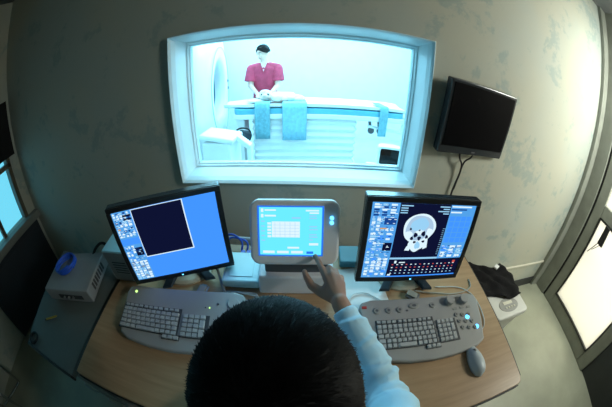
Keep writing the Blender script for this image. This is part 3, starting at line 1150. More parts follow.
def monitor(label, base, yaw, centre, tilt, roll, W, H, screen):
    root = thing('monitor', label, 'monitor', base, yaw, 'desk monitors')
    inv = Matrix.Rotation(-yaw, 4, 'Z') @ Matrix.Translation(-Vector(base))
    mt = inv @ Matrix.Translation(centre) @ Matrix.Rotation(yaw, 4, 'Z') @ Matrix.Rotation(-tilt, 4, 'X') @ Matrix.Rotation(roll * -1, 4, 'Y')
    b = MB()
    b.prism(rrect(W, H, 0.006), -0.018, 0.018, mat4=Matrix.Rotation(R(90), 4, 'X'))
    b.build('casing', 'monitor_edge', root, mat4=mt, bevel=0.004)
    # bezel: four bars proud of the screen
    b = MB()
    bw = 0.018
    for x, z, sx, sz in ((0, H / 2 - bw / 2, W - 0.004, bw - 0.002), (0, -H / 2 + bw / 2, W - 0.004, bw - 0.002), (-W / 2 + bw / 2, 0, bw - 0.002, H - 2 * bw), (W / 2 - bw / 2, 0, bw - 0.002, H - 2 * bw)):
        b.box((x, -0.0195, z), (sx, 0.004, sz))
    b.build('bezel', 'black_plastic', root, mat4=mt, bevel=0.001)
    b = MB()
    b.loft([[(x, 0.018, z) for x, z in rrect(W * 0.8, H * 0.8, 0.03)], [(x, 0.05, z) for x, z in rrect(W * 0.5, H * 0.55, 0.03)]])
    b.build('rear_cover', 'black_plastic', root, mat4=mt, bevel=0.003)
    sw, sh = W / 2 - bw, H / 2 - bw
    screen(root, mt, sw, sh)
    # stand: pale turntable, splayed dark feet and a neck up to the panel
    b = MB()
    b.lathe([(0.105, 0.0), (0.105, 0.008), (0.09, 0.014), (0.05, 0.017)], (0, 0, 0), 32, sy=0.8)
    b.build('base_plate', 'cream_plastic', root, smooth=False)
    pc = mt @ Vector((0, 0.045, -0.02))
    for sx in (-1, 1):
        b = MB()
        b.loft([[(0.022 * sx - 0.016, 0.02, 0.017), (0.022 * sx + 0.016, 0.02, 0.017), (0.022 * sx + 0.016, 0.03, 0.045), (0.022 * sx - 0.016, 0.03, 0.045)],
                [(0.085 * sx - 0.02, -0.095, 0.015), (0.085 * sx + 0.02, -0.095, 0.015), (0.085 * sx + 0.017, -0.09, 0.024), (0.085 * sx - 0.017, -0.09, 0.024)]])
        b.build('foot', 'stand_dark', root, bevel=0.002)
    b = MB()
    b.loft([[(-0.03, 0.00, 0.016), (0.03, 0.00, 0.016), (0.03, 0.04, 0.016), (-0.03, 0.04, 0.016)],
            [(pc.x - 0.025, pc.y - 0.008, pc.z), (pc.x + 0.025, pc.y - 0.008, pc.z), (pc.x + 0.025, pc.y + 0.03, pc.z), (pc.x - 0.025, pc.y + 0.03, pc.z)]])
    b.build('neck', 'stand_dark', root, bevel=0.003)
    b = MB()
    b.box((0, -0.0222, -H / 2 + bw / 2), (0.006, 0.002, 0.003))
    b.build('power_light', 'led_blue', root, mat4=mt)
    return root


def ui_block(items, rnd, x0, x1, z0, z1, cols, rows, mats, lay=2, fill=0.75, jitter=0.3):
    cw, ch = (x1 - x0) / cols, (z1 - z0) / rows
    for i in range(cols):
        for j in range(rows):
            if rnd.random() > 0.93:
                continue
            a = x0 + i * cw + cw * (1 - fill) / 2
            c = z0 + j * ch + ch * (1 - fill) / 2
            ww = cw * fill * (1 - rnd.random() * jitter)
            items.append((a, a + ww, c, c + ch * fill, rnd.choice(mats), lay))


def speckle(items, rnd, x0, x1, z0, z1, n, mats, lay):
    for _ in range(n):
        a = rnd.uniform(x0, x1 - 0.006)
        c = z0 + (z1 - z0) * rnd.randint(0, 40) / 41.0
        items.append((a, min(x1, a + rnd.uniform(0.002, 0.010)), c, c + 0.0022, rnd.choice(mats), lay))


def left_screen(root, mt, sw, sh):
    rnd = random.Random(3)
    it = [(-sw, sw, -sh, sh, 'scr_blue', 0)]
    W, H = 2 * sw, 2 * sh
    sx = lambda u: -sw + u * W
    sz = lambda v: sh - v * H
    # black picture with a white outline
    it.append((sx(0.205), sx(0.705), sz(0.665), sz(0.005), 'scr_white', 1))
    it.append((sx(0.212), sx(0.695), sz(0.652), sz(0.012), 'scr_black', 2))
    # control strip on the left
    it.append((sx(0), sx(0.20), sz(1), sz(0), 'scr_panel', 1))
    for v0, v1, c, r_ in ((0.01, 0.10, 5, 3), (0.12, 0.20, 4, 2), (0.21, 0.34, 5, 4)):
        ui_block(it, rnd, sx(0.005), sx(0.19), sz(v1), sz(v0), c, r_, ['scr_white', 'scr_navy', 'scr_pale', 'scr_white'], 2)
    it.append((sx(0.11), sx(0.195), sz(0.075), sz(0.05), 'scr_black', 3))
    it.append((sx(0.11), sx(0.195), sz(0.12), sz(0.095), 'scr_black', 3))
    it.append((sx(0.02), sx(0.045), sz(0.235), sz(0.215), 'scr_orange', 3))
    it.append((sx(0.0), sx(0.2), sz(0.45), sz(0.36), 'scr_blue', 2))
    ui_block(it, rnd, sx(0.005), sx(0.12), sz(0.70), sz(0.46), 3, 6, ['scr_white', 'scr_pale', 'scr_blue'], 2)
    it.append((sx(0.115), sx(0.195), sz(0.62), sz(0.50), 'scr_black', 3))
    it.append((sx(0.152), sx(0.158), sz(0.575), sz(0.545), 'scr_pale', 4))
    it.append((sx(0.143), sx(0.167), sz(0.565), sz(0.556), 'scr_pale', 4))
    ui_block(it, rnd, sx(0.005), sx(0.195), sz(0.99), sz(0.70), 4, 8, ['scr_white', 'scr_pale', 'scr_white', 'scr_grey'], 2, 0.8, 0.15)
    speckle(it, rnd, sx(0.005), sx(0.195), sz(0.98), sz(0.45), 90, ['scr_white', 'scr_pale', 'scr_navy'], 5)
    speckle(it, rnd, sx(0.005), sx(0.195), sz(0.34), sz(0.01), 60, ['scr_white', 'scr_pale', 'scr_navy'], 5)
    screen_rects(root, mt, it, 'screen', -0.0183)


def disc(b, cx_, cz_, rx, rz, y, n=28, wob=0.0, seed=0, a0=0.0, a1=2 * math.pi):
    pts = []
    for i in range(n):
        a = a0 + (a1 - a0) * i / n
        k = 1 + wob * math.sin(3 * a + seed) + wob * 0.6 * math.sin(5 * a + 2 * seed)
        pts.append((cx_ + rx * k * math.cos(a), y, cz_ + rz * k * math.sin(a)))
    b.face(pts)


def right_screen(root, mt, sw, sh):
    rnd = random.Random(11)
    W, H = 2 * sw, 2 * sh
    sx = lambda u: -sw + u * W
    sz = lambda v: sh - v * H
    it = [(-sw, sw, -sh, sh, 'scr_blue', 0)]
    it.append((sx(0.235), sx(0.72), sz(0.70), sz(0.0), 'scr_black', 1))
    it.append((sx(0.0), sx(0.235), sz(1), sz(0), 'scr_panel', 1))
    it.append((sx(0.235), sx(1.0), sz(0.98), sz(0.725), 'scr_black', 1))
    it.append((sx(0.235), sx(0.72), sz(0.725), sz(0.70), 'scr_pale', 2))
    # strip of buttons, top left and below
    ui_block(it, rnd, sx(0.01), sx(0.22), sz(0.16), sz(0.01), 3, 5, ['scr_white', 'scr_navy', 'scr_pale', 'scr_navy'], 2)
    it.append((sx(0.12), sx(0.225), sz(0.26), sz(0.18), 'scr_navy', 3))
    ui_block(it, rnd, sx(0.01), sx(0.22), sz(0.34), sz(0.18), 5, 4, ['scr_white', 'scr_pale', 'scr_panel'], 2)
    it.append((sx(0.09), sx(0.15), sz(0.315), sz(0.30), 'scr_orange', 4))
    ui_block(it, rnd, sx(0.01), sx(0.22), sz(0.46), sz(0.36), 3, 3, ['scr_blue', 'scr_white', 'scr_pale'], 2)
    ui_block(it, rnd, sx(0.01), sx(0.13), sz(0.68), sz(0.48), 3, 5, ['scr_white', 'scr_pale', 'scr_blue'], 2)
    it.append((sx(0.145), sx(0.225), sz(0.60), sz(0.49), 'scr_black', 3))
    it.append((sx(0.182), sx(0.190), sz(0.555), sz(0.53), 'scr_white', 4))
    ui_block(it, rnd, sx(0.01), sx(0.225), sz(0.97), sz(0.70), 4, 6, ['scr_white', 'scr_pale', 'scr_blue', 'scr_white'], 2)
    # captions at the top corners of the picture
    for k in range(4):
        it.append((sx(0.245), sx(0.245 + rnd.uniform(0.05, 0.12)), sz(0.035 + 0.028 * k), sz(0.022 + 0.028 * k), 'scr_pale', 3))
        it.append((sx(0.71 - rnd.uniform(0.05, 0.12)), sx(0.71), sz(0.035 + 0.028 * k), sz(0.022 + 0.028 * k), 'scr_pale', 3))
    # ruler ticks beside the skull
    for k in range(14):
        it.append((sx(0.69), sx(0.71 if k % 5 else 0.718), sz(0.305 + 0.027 * k), sz(0.30 + 0.027 * k), 'scr_pale', 3))
    # right column: a grid of cells, then buttons
    it.append((sx(0.72), sx(1.0), sz(0.725), sz(0.0), 'scr_panel', 1))
    for k in range(3):
        it.append((sx(0.73), sx(0.95 - 0.05 * k), sz(0.03 + 0.035 * k), sz(0.012 + 0.035 * k), ('scr_white', 'scr_navy', 'scr_white')[k], 3))
    for i in range(4):
        for j in range(5):
            it.append((sx(0.735 + 0.063 * i), sx(0.735 + 0.063 * i + 0.056), sz(0.14 + 0.072 * j + 0.064), sz(0.14 + 0.072 * j), 'scr_blue', 3))
    ui_block(it, rnd, sx(0.73), sx(0.99), sz(0.71), sz(0.53), 3, 4, ['scr_white', 'scr_pale', 'scr_white', 'scr_blue'], 3)
    # lower strip: rows of small marks
    for r_ in range(4):
        for i in range(15):
            u = 0.27 + 0.047 * i
            it.append((sx(u), sx(u + 0.016), sz(0.81 + 0.045 * r_), sz(0.797 + 0.045 * r_), ('scr_white', 'scr_red', 'scr_white', 'scr_pale')[(r_ + (i % 3 == 0)) % 4], 3))
    it.append((sx(0.29), sx(0.31), sz(0.785), sz(0.745), 'scr_white', 3))
    it.append((sx(0.335), sx(0.395), sz(0.78), sz(0.765), 'scr_white', 3))
    it.append((sx(0.25), sx(0.28), sz(0.975), sz(0.95), 'scr_white', 3))
    it.append((sx(0.92), sx(0.95), sz(0.80), sz(0.76), 'scr_red', 3))
    speckle(it, rnd, sx(0.005), sx(0.225), sz(0.98), sz(0.01), 190, ['scr_white', 'scr_white', 'scr_pale', 'scr_navy'], 5)
    speckle(it, rnd, sx(0.725), sx(0.99), sz(0.71), sz(0.53), 60, ['scr_white', 'scr_pale', 'scr_navy'], 5)
    screen_rects(root, mt, it, 'screen', -0.0183)
    # the skull slice
    b = MB()
    cx_, cz_ = 0.0, 0.0
    y = -0.0183
    b.use('scr_white')
    disc(b, cx_, cz_ + 0.002, 0.062, 0.060, y - 0.0008, 36, 0.02, 1)
    b.use('scr_tissue')
    disc(b, cx_, cz_ + 0.004, 0.053, 0.050, y - 0.0011, 36, 0.03, 2)
    b.use('scr_pale')
    disc(b, cx_, cz_ + 0.018, 0.035, 0.026, y - 0.0014, 30, 0.05, 4)
    b.use('scr_white')
    disc(b, cx_ - 0.040, cz_ - 0.018, 0.014, 0.016, y - 0.0014, 18, 0.1, 1)
    disc(b, cx_ + 0.040, cz_ - 0.018, 0.014, 0.016, y - 0.0014, 18, 0.1, 2)
    disc(b, cx_, cz_ - 0.014, 0.020, 0.012, y - 0.0014, 18, 0.1, 3)
    # jaw and neck vertebra
    disc(b, cx_ - 0.006, cz_ - 0.062, 0.028, 0.034, y - 0.0006, 26, 0.08, 2)
    b.face([(cx_ - 0.052, y - 0.0007, cz_ - 0.084), (cx_ - 0.034, y - 0.0007, cz_ - 0.088), (cx_ - 0.012, y - 0.0007, cz_ - 0.036), (cx_ - 0.030, y - 0.0007, cz_ - 0.034)])
    b.face([(cx_ + 0.020, y - 0.0007, cz_ - 0.090), (cx_ + 0.036, y - 0.0007, cz_ - 0.084), (cx_ + 0.036, y - 0.0007, cz_ - 0.034), (cx_ + 0.016, y - 0.0007, cz_ - 0.036)])
    b.use('scr_black')
    for dx, dz, rx, rz in ((-0.014, -0.022, 0.008, 0.010), (0.016, -0.021, 0.008, 0.011), (0.001, -0.038, 0.007, 0.009), (-0.028, -0.034, 0.006, 0.008), (0.030, -0.036, 0.006, 0.008),
                           (-0.016, -0.052, 0.006, 0.005), (0.018, -0.054, 0.006, 0.005), (-0.034, 0.006, 0.004, 0.005), (0.0, -0.004, 0.004, 0.003), (-0.046, -0.060, 0.006, 0.006)):
        disc(b, cx_ + dx, cz_ + dz, rx, rz, y - 0.0017, 14, 0.12, dx * 300)
    b.use('scr_pale')
    disc(b, cx_ - 0.004, cz_ - 0.068, 0.011, 0.016, y - 0.0017, 16, 0.1, 3)
    b.build('skull_slice_image', None, root, mat4=mt @ Matrix.Translation((sx(0.455), 0, sz(0.31))) @ Matrix.Rotation(R(-8), 4, 'Y') @ Matrix.Diagonal((0.86, 1, 0.84, 1)))


monitor('desk monitor showing a large black square on a plain blue screen', (-0.44, 0.635, DT), R(23.2), (-0.427, 0.581, 0.948), R(3.9), R(0.4), 0.386, 0.307, left_screen)
monitor('desk monitor showing a white skull slice on a dark background', (0.372, 0.640, DT), R(-2.7), (0.359, 0.580, 0.966), R(6.4), R(0.8), 0.381, 0.302, right_screen)

# wall television
TVW, TVH = 0.42, 0.336
tv = thing('wall_television', 'switched-off black flat screen mounted on the wall right of the observation window', 'television', (0.771, 0.973, 1.294), R(2.98))
mt = Matrix.Rotation(R(6.0), 4, 'X')
b = MB()
b.prism(rrect(TVW, TVH, 0.008), -0.012, 0.030, mat4=Matrix.Rotation(R(90), 4, 'X') @ Matrix.Translation((0, 0, -0.018)))
b.build('casing', 'monitor_edge', tv, mat4=mt, bevel=0.004)
b = MB()
b.box((0, -0.0135, 0.012), (TVW - 0.03, 0.003, TVH - 0.05))
b.build('screen', 'tv_glass', tv, mat4=mt, bevel=0.001)
b = MB()
b.box((0.0, 0.03, 0.0), (0.14, 0.025, 0.14))
b.build('wall_mount', 'black_plastic', tv, bevel=0.003)
b = MB()
b.box((0, -0.0145, -0.152), (0.02, 0.002, 0.006))
b.build('badge', 'kb_mark', tv, mat4=mt)
b = MB()
b.tube([(0.705, 0.995, 1.135), (0.712, 0.99, 1.10), (0.735, 0.995, 1.07), (0.742, 1.0, 1.02), (0.732, 1.005, 0.93), (0.728, 1.005, 0.84), (0.72, 1.0, 0.74)], 0.005)
b.tube([(0.79, 0.995, 1.135), (0.778, 0.99, 1.11), (0.750, 0.995, 1.085), (0.742, 1.0, 1.03), (0.735, 1.003, 0.93)], 0.004)
b.use('cable_black')
tag(b.build('television_cable', 'cable_black', None, smooth=True), 'dark forked cable hanging down the wall below the black television', 'cable')

# ------------------------------------------------------------------ touch-screen console in the middle
con = thing('control_console', 'grey touch-screen console with a cyan display between the two desk monitors', 'console', (-0.025, 0.604, DT), R(1.7))
mt = Matrix.Translation((0, 0, 0.230)) @ Matrix.Rotation(R(-22.7), 4, 'X')
CW, CH = 0.262, 0.197
b = MB()
b.prism(rrect(CW, CH, 0.030, 8), -0.012, 0.022, mat4=Matrix.Rotation(R(90), 4, 'X') @ Matrix.Translation((0, 0, -0.005)))
b.build('housing', 'console', con, mat4=mt, bevel=0.009, segs=3)
b = MB()
b.loft([[(x, 0.014, z) for x, z in rrect(CW * .84, CH * .8, 0.02)], [(x, 0.055, z - 0.01) for x, z in rrect(CW * .6, CH * .5, 0.02)]])
b.build('rear_cover', 'console', con, mat4=mt, bevel=0.003)
y = -0.0175
sxa, sxb, sza, szb = -0.101, 0.078, -0.064, 0.078
rnd = random.Random(5)
U = lambda u: sxa + (sxb - sxa) * u
V = lambda v: szb + (sza - szb) * v
it = [(U(-0.03), U(1.03), V(1.03), V(-0.03), 'scr_deep', 0), (U(0), U(1), V(1), V(0), 'scr_cyan', 1)]
it += [(U(0.03), U(0.07), V(0.10), V(0.03), 'scr_white', 2), (U(0.09), U(0.27), V(0.075), V(0.045), 'scr_white', 2), (U(0.03), U(0.07), V(0.21), V(0.14), 'scr_white', 2),
       (U(0.09), U(0.27), V(0.19), V(0.155), 'scr_white', 2), (U(0.74), U(0.95), V(0.08), V(0.05), 'scr_white', 2), (U(0.80), U(0.95), V(0.13), V(0.10), 'scr_white', 2),
       (U(0.20), U(0.65), V(0.62), V(0.29), 'scr_white', 2), (U(0.52), U(0.66), V(0.23), V(0.20), 'scr_pale', 2)]
for k in range(5):
    it.append((U(0.13), U(0.19), V(0.355 + 0.067 * k), V(0.31 + 0.067 * k), 'scr_white', 2))
    it.append((U(0.03), U(0.09), V(0.30 + 0.10 * k), V(0.275 + 0.10 * k), 'scr_pale', 2))
    it.append((U(0.25 + 0.08 * k), U(0.255 + 0.08 * k), V(0.61), V(0.30), 'scr_pale', 3))
for k in range(4):
    it.append((U(0.22), U(0.64), V(0.365 + 0.065 * k), V(0.36 + 0.065 * k), 'scr_pale', 3))
for v in (0.16, 0.21, 0.38, 0.44, 0.55, 0.60, 0.66):
    it.append((U(0.80), U(0.80 + rnd.uniform(0.06, 0.14)), V(v + 0.025), V(v), 'scr_pale', 2))
it.append((U(0.80), U(0.95), V(0.79), V(0.74), 'scr_white', 2))
it.append((U(0.45), U(0.64), V(0.86), V(0.82), 'scr_white', 2))
for u in (0.05, 0.28, 0.51):
    it.append((U(u), U(u + 0.19), V(0.965), V(0.91), 'scr_white', 2))
it.append((U(0.76), U(0.87), V(0.975), V(0.92), 'scr_deep', 2))
screen_rects(con, mt, it, 'touch_screen', y)
for z_ in (0.036, 0.050):
    b = MB()
    b.lathe([(0.0055, 0), (0.0055, 0.004), (0.003, 0.006)], (0.106, -0.017, z_ - 0.002), 14, Matrix.Rotation(R(90), 3, 'X'))
    b.build('indicator_light', 'led_blue', con, mat4=mt, smooth=True)
b = MB()
b.prism([(-0.120, -0.05), (0.132, -0.05), (0.135, 0.08), (-0.122, 0.08)], 0.0, 0.085, scale_top=0.96)
b.build('base_box', 'console', con, bevel=0.008, segs=3)
b = MB()
b.box((0.005, 0.012, 0.108), (0.20, 0.075, 0.05))
b.build('hinge_block', 'console_dark', con, bevel=0.005)


# ------------------------------------------------------------------ keyboards
def keyboard(label, loc, rz, kind):
    root = thing('keyboard', label, 'keyboard', loc, rz, 'desk keyboards')
    tl = Matrix.Rotation(R(4.5), 4, 'X')
    out = [(-0.222, 0.108), (-0.19, 0.118), (0.19, 0.118), (0.222, 0.108), (0.230, 0.085), (0.222, 0.0), (0.205, -0.085), (0.17, -0.103), (0.08, -0.116), (0, -0.120),
           (-0.08, -0.116), (-0.17, -0.103), (-0.205, -0.085), (-0.222, 0.0), (-0.230, 0.085)]
    if kind == 'right':
        out = [(x, y) for x, y in out]
    b = MB()
    b.prism(out, 0.0, 0.020, scale_top=0.985)
    b.build('casing', 'kb_body', root, mat4=Matrix.Translation((0, 0, 0.0095)) @ tl, bevel=0.006, segs=3)
    for sx in (-0.17, 0.17):
        b = MB()
        b.box((sx, 0.095, 0.008), (0.03, 0.012, 0.015))
        b.build('foot', 'kb_well', root)
    P_ = 0.0167
    PX = P_ if kind == 'right' else 0.0196
    zt = 0.0205
    if kind == 'right':
        x0, yb = -0.180, -0.064
    else:
        x0, yb = -0.212, -0.064
    b = MB()
    b.box((x0 + 5.75 * PX + 0.001, yb + 2.9 * P_, zt - 0.001), (11.9 * PX, 6.2 * P_, 0.003))
    b.box((x0 + 14.2 * PX + 0.006, yb + 2.4 * P_, zt - 0.001), (4.6 * PX, 5.2 * P_, 0.003))
    b.box((x0 + 10.6 * PX, yb - 0.45 * P_, zt - 0.001), (3.2 * PX, 1.2 * P_, 0.003))
    b.build('key_well', 'kb_well', root, mat4=Matrix.Translation((0, 0, 0.0095)) @ tl)
    b = MB()

    def key(cx_, cy_, wx, wy, hgt=0.0065):
        b.box((cx_, cy_, zt + hgt / 2), (wx * PX - 0.0025, wy * P_ - 0.0025, hgt), taper=0.82)
    for r_ in range(5):
        y_ = yb + (r_ + 0.5) * P_
        if r_ == 0:
            xs = [(0, 1.5), (1.5, 1), (2.5, 1), (3.5, 4), (7.5, 1), (8.5, 1), (9.5, 1), (10.5, 1)]
        elif r_ == 1:
            xs = [(0, 1.5)] + [(1.5 + k, 1) for k in range(9)] + [(10.5, 1)]
        elif r_ == 2:
            xs = [(0, 1.25)] + [(1.25 + k, 1) for k in range(9)] + [(10.25, 1.25)]
        elif r_ == 3:
            xs = [(0, 1)] + [(1 + k, 1) for k in range(10)] + [(11, .5)]
        else:
            xs = [(k, 1) for k in range(10)] + [(10, 1.5)]
        for xk, wk in xs:
            key(x0 + (xk + wk / 2) * PX, y_, wk, 1)
    for k in range(11):
        key(x0 + (k + 0.5 + 0.15 * (k // 4)) * PX, yb + 5.55 * P_, 0.92, 0.7, 0.005)
    for r_ in range(5):
        for k in range(4):
            if k == 3 and r_ in (1, 3):
                continue
            tall = k == 3 and r_ in (0, 2)
            key(x0 + (12.5 + k) * PX + 0.004, yb + (r_ + (1.0 if tall else 0.5)) * P_, 1, 2 if tall else 1)
    for k in range(3):
        key(x0 + (9.6 + k) * PX, yb - 0.5 * P_, 1, 0.9)
    b.build('keys', 'key', root, mat4=Matrix.Translation((0, 0, 0.0095)) @ tl)
    T2 = Matrix.Translation((0, 0, 0.0095)) @ tl

    def knob(x, y_, r, h, mat='kb_body'):
        q = MB()
        q.lathe([(r * 1.12, 0), (r * 1.12, 0.003), (r, 0.003), (r, h - 0.003), (r * 0.9, h), (r * 0.3, h - 0.0005)], (x, y_, 0.019), 26)
        kb = q.build('knob', mat, root, mat4=T2)
        return kb

    def button(x, y_, rx, ry, mat='kb_button'):
        q = MB()
        q.lathe([(1, 0), (1, 0.003), (0.8, 0.0045)], (0, 0, 0), 20, sx=rx, sy=ry)
        bt = q.build('button', mat, root, mat4=T2 @ Matrix.Translation((x, y_, 0.0195)))
        q = MB()
        q.lathe([(1, 0), (1, 0.0003)], (0, 0, 0.0044), 14, sx=rx * 0.4, sy=ry * 0.4)
        q.build('button_symbol', 'kb_mark', bt, mat4=T2 @ Matrix.Translation((x, y_, 0.0195)))

    def led(x, y_, r, mat):
        q = MB()
        q.lathe([(r, 0), (r, 0.003), (r * 0.5, 0.005)], (x, y_, 0.0195), 16)
        q.build('indicator_light', mat, root, mat4=T2, smooth=True)
    if kind == 'right':
        knob(0.098, 0.086, 0.018, 0.020)
        knob(0.158, 0.084, 0.018, 0.020)
        for x in (-0.173, -0.133, -0.095):
            button(x, 0.072, 0.0115, 0.0115)
        button(-0.042, 0.084, 0.020, 0.012)
        button(0.028, 0.080, 0.012, 0.011)
        for r_ in range(3):
            for k in range(3):
                button(0.112 + 0.026 * k + 0.006 * r_, 0.030 - 0.027 * r_ - 0.004 * k, 0.0085, 0.0085)
        for k in range(3):
            q = MB()
            q.box((0.115 + 0.030 * k, 0.055, 0.0205), (0.018, 0.010, 0.003))
            q.build('button', 'kb_button', root, mat4=T2, bevel=0.001)
        led(0.156, 0.014, 0.0085, 'led_blue')
        led(0.184, -0.031, 0.0085, 'led_blue')
        q = MB()
        q.box((-0.212, 0.086, 0.0205), (0.016, 0.010, 0.003))
        q.build('red_button', 'red', root, mat4=T2, bevel=0.001)
        q = MB()
        q.box((-0.070, 0.068, 0.0203), (0.008, 0.006, 0.001))
        q.build('badge', 'kb_mark', root, mat4=T2)
    else:
        knob(0.190, 0.068, 0.020, 0.008)
        led(-0.186, 0.088, 0.005, 'led_green')
        led(0.112, 0.050, 0.0022, 'led_green')
        led(0.098, 0.050, 0.0022, 'kb_mark')
        button(0.138, 0.066, 0.004, 0.004, 'kb_mark')
    return root


keyboard('grey keyboard with a plain top panel below the blue-screened monitor', (-0.396, 0.388, DT), R(5.0), 'left')
keyboard('grey operating keyboard with two knobs and two glowing blue lights', (0.405, 0.378, DT), R(-2.0), 'right')

# mouse
ms = thing('computer_mouse', 'grey computer mouse on the desk in front of the right keyboard', 'mouse', (0.546, 0.218, DT), R(3))
b = MB()
rings = []
for k in range(13):
    u = k / 12
    y_ = -0.062 + 0.124 * u
    e = math.sqrt(max(0.004, 1 - (2 * u - 1) ** 2))
    wd = 0.029 * e ** 0.7 * (0.95 + 0.1 * math.sin(u * math.pi * 1.5))
    hg = 0.036 * e ** 0.8 * (1.05 - 0.25 * u)
    ring = []
    for i in range(16):
        a = math.pi * i / 15
        ring.append((wd * math.cos(a) * (1 if 0 < i < 15 else 0.94), y_, hg * math.sin(a) ** 0.8 + 0.001))
    rings.append(ring)
b.loft(rings)
b.build('shell', 'mouse', ms, smooth=True)
b = MB()
b.lathe([(0.008, -0.003), (0.0085, 0), (0.008, 0.003)], (0, 0.032, 0.0235), 16, Matrix.Rotation(R(90), 3, 'Y'))
b.build('scroll_wheel', 'kb_button', ms)
b = MB()
b.tube([(0.53, 0.275, DT + 0.006), (0.60, 0.315, DT + 0.004), (0.648, 0.355, DT + 0.004), (0.662, 0.43, DT + 0.004), (0.65, 0.50, DT + 0.004), (0.60, 0.545, DT + 0.004), (0.50, 0.56, DT + 0.004)], 0.0022)
tag(b.build('mouse_cable', 'cable_white', None, smooth=True), 'thin pale mouse cable curving around the right end of the right keyboard', 'cable')

# ------------------------------------------------------------------ boxes and cables on the desk
bx = thing('network_box', 'flat pale cyan box with blue leads behind it, left of the touch console', 'box', (-0.213, 0.640, DT), R(2))
b = MB()
b.box((0, 0, 0.022), (0.130, 0.150, 0.036))
b.build('casing', 'cyan_box', bx, bevel=0.006)
b = MB()
b.box((0, -0.002, 0.0412), (0.085, 0.10, 0.002))
b.build('lid_inset', 'cyan_box', bx, bevel=0.001)
for sx in (-0.045, 0.045):
    for sy in (-0.055, 0.055):
        b = MB()
        b.lathe([(0.007, 0), (0.007, 0.004)], (sx, sy, 0), 10)
        b.build('foot', 'kb_mark', bx)
for k in range(2):
    b = MB()
    b.box((-0.012 + 0.022 * k, 0.083, 0.026), (0.016, 0.022, 0.016))
    b.build('plug', 'cable_blue', bx, bevel=0.002)
for k in range(2):
    b = MB()
    b.tube([(-0.236 + 0.022 * k, 0.735, DT + 0.026), (-0.240 + 0.02 * k, 0.765, DT + 0.050), (-0.285, 0.79, DT + 0.062 - 0.016 * k), (-0.33 + 0.03 * k, 0.785 - 0.02 * k, DT + 0.04), (-0.345 + 0.035 * k, 0.77 - 0.02 * k, DT + 0.008)], 0.0042)
    tag(b.build('network_cable', 'cable_blue', None, smooth=True), ('blue network cable looping left from the pale cyan box', 'second blue network cable, the inner one behind the pale cyan box')[k], 'cable', 'blue network cables')
b = MB()
b.tube([(-0.42, 0.80, DT + 0.01), (-0.34, 0.795, DT + 0.035), (-0.24, 0.79, DT + 0.045), (-0.15, 0.775, DT + 0.045), (-0.08, 0.76, DT + 0.01)], 0.006)
tag(b.build('grey_hose', 'cable_white', None, smooth=True), 'grey hose lying along the back of the desk behind the console', 'cable')

bx = thing('teal_adapter_box', 'flat dark teal box right of the touch console', 'box', (0.215, 0.728, DT), R(-2))
b = MB()
b.box((0, 0, 0.018), (0.15, 0.095, 0.030))
b.build('casing', 'teal_box', bx, bevel=0.005)
for sx in (-0.06, 0.06):
    b = MB()
    b.box((sx, 0, 0.002), (0.012, 0.08, 0.004))
    b.build('foot', 'kb_mark', bx)
b = MB()
b.box((0.045, 0.053, 0.026), (0.030, 0.018, 0.022))
b.box((0.018, 0.050, 0.026), (0.014, 0.012, 0.014))
b.build('plug', 'cable_blue', bx, bevel=0.002)
b = MB()
b.tube([(0.262, 0.79, DT + 0.026), (0.268, 0.80, DT + 0.055), (0.29, 0.80, DT + 0.06), (0.33, 0.79, DT + 0.045), (0.40, 0.78, DT + 0.006)], 0.004)
tag(b.build('network_cable', 'cable_black', None, smooth=True), 'black cable arching from the blue plug of the dark teal box', 'cable')

pa = MB()
pa.box((0.205, 0.565, DT + 0.0012), (0.175, 0.23, 0.0022), rot=Matrix.Rotation(R(6), 3, 'Z'))
tag(pa.build('paper_sheet', 'paper', None), 'white sheets of paper on the desk between the console and the right monitor', 'paper')


def cable(name, pts, r, mat, label, cat='cable'):
    q = MB()
    q.tube(pts, r)
    return tag(q.build(name, mat, None, smooth=True), label, cat)


z = DT + 0.003
cable('coiled_cable', [(-0.27, 0.545, z), (-0.21, 0.548, z), (-0.155, 0.545, z), (-0.15, 0.520, z), (-0.20, 0.512, z), (-0.235, 0.520, z + .004), (-0.23, 0.540, z + .006), (-0.17, 0.535, z + .006), (-0.145, 0.528, z + 0.004), (-0.13, 0.515, z)], 0.0028, 'cable_white', 'bundled thin white cable lying in front of the pale cyan box')
cable('curved_white_cable', [(0.15, 0.50, z + .003), (0.17, 0.545, z + .004), (0.215, 0.555, z + .004), (0.26, 0.525, z + .003), (0.285, 0.505, z)], 0.0022, 'cable_white', 'thin white cable curving over the paper right of the console')
cable('monitor_cable', [(-0.40, 0.60, 0.80), (-0.36, 0.59, 0.80), (-0.31, 0.62, 0.785), (-0.285, 0.58, 0.765), (-0.265, 0.545, z + .003), (-0.25, 0.53, z + 0.002)], 0.0055, 'connector', 'thick grey-brown cable looping down beside the left monitor stand')
cable('monitor_cable', [(0.40, 0.545, z + 0.01), (0.45, 0.535, z + 0.006), (0.505, 0.525, z + .004), (0.555, 0.515, z + .003), (0.62, 0.52, z), (0.665, 0.54, z), (0.675, 0.58, z)], 0.003, 'connector', 'pale cable running behind the right keyboard knobs')
for k, (px, py, rz) in enumerate(((-0.345, 0.528, 80), (0.385, 0.528, -40))):
    q = thing('cable_plug', ('grey video plug standing at the foot of the left monitor', 'beige and grey video plug lying at the foot of the right monitor')[k], 'plug', (px, py, DT + 0.001), R(rz), 'video plugs')
    b = MB()
    b.box((0, 0, 0.010), (0.040, 0.026, 0.018))
    b.build('shell', 'connector', q, bevel=0.003)
    b = MB()
    b.box((0.024, 0, 0.010), (0.010, 0.020, 0.012))
    b.build('contact', 'steel', q, bevel=0.001)
    for sy in (-0.016, 0.016):
        b = MB()
        b.cyl((-0.02, sy, 0.010), (0.026, sy, 0.010), 0.0035)
        b.build('screw', 'steel', q)

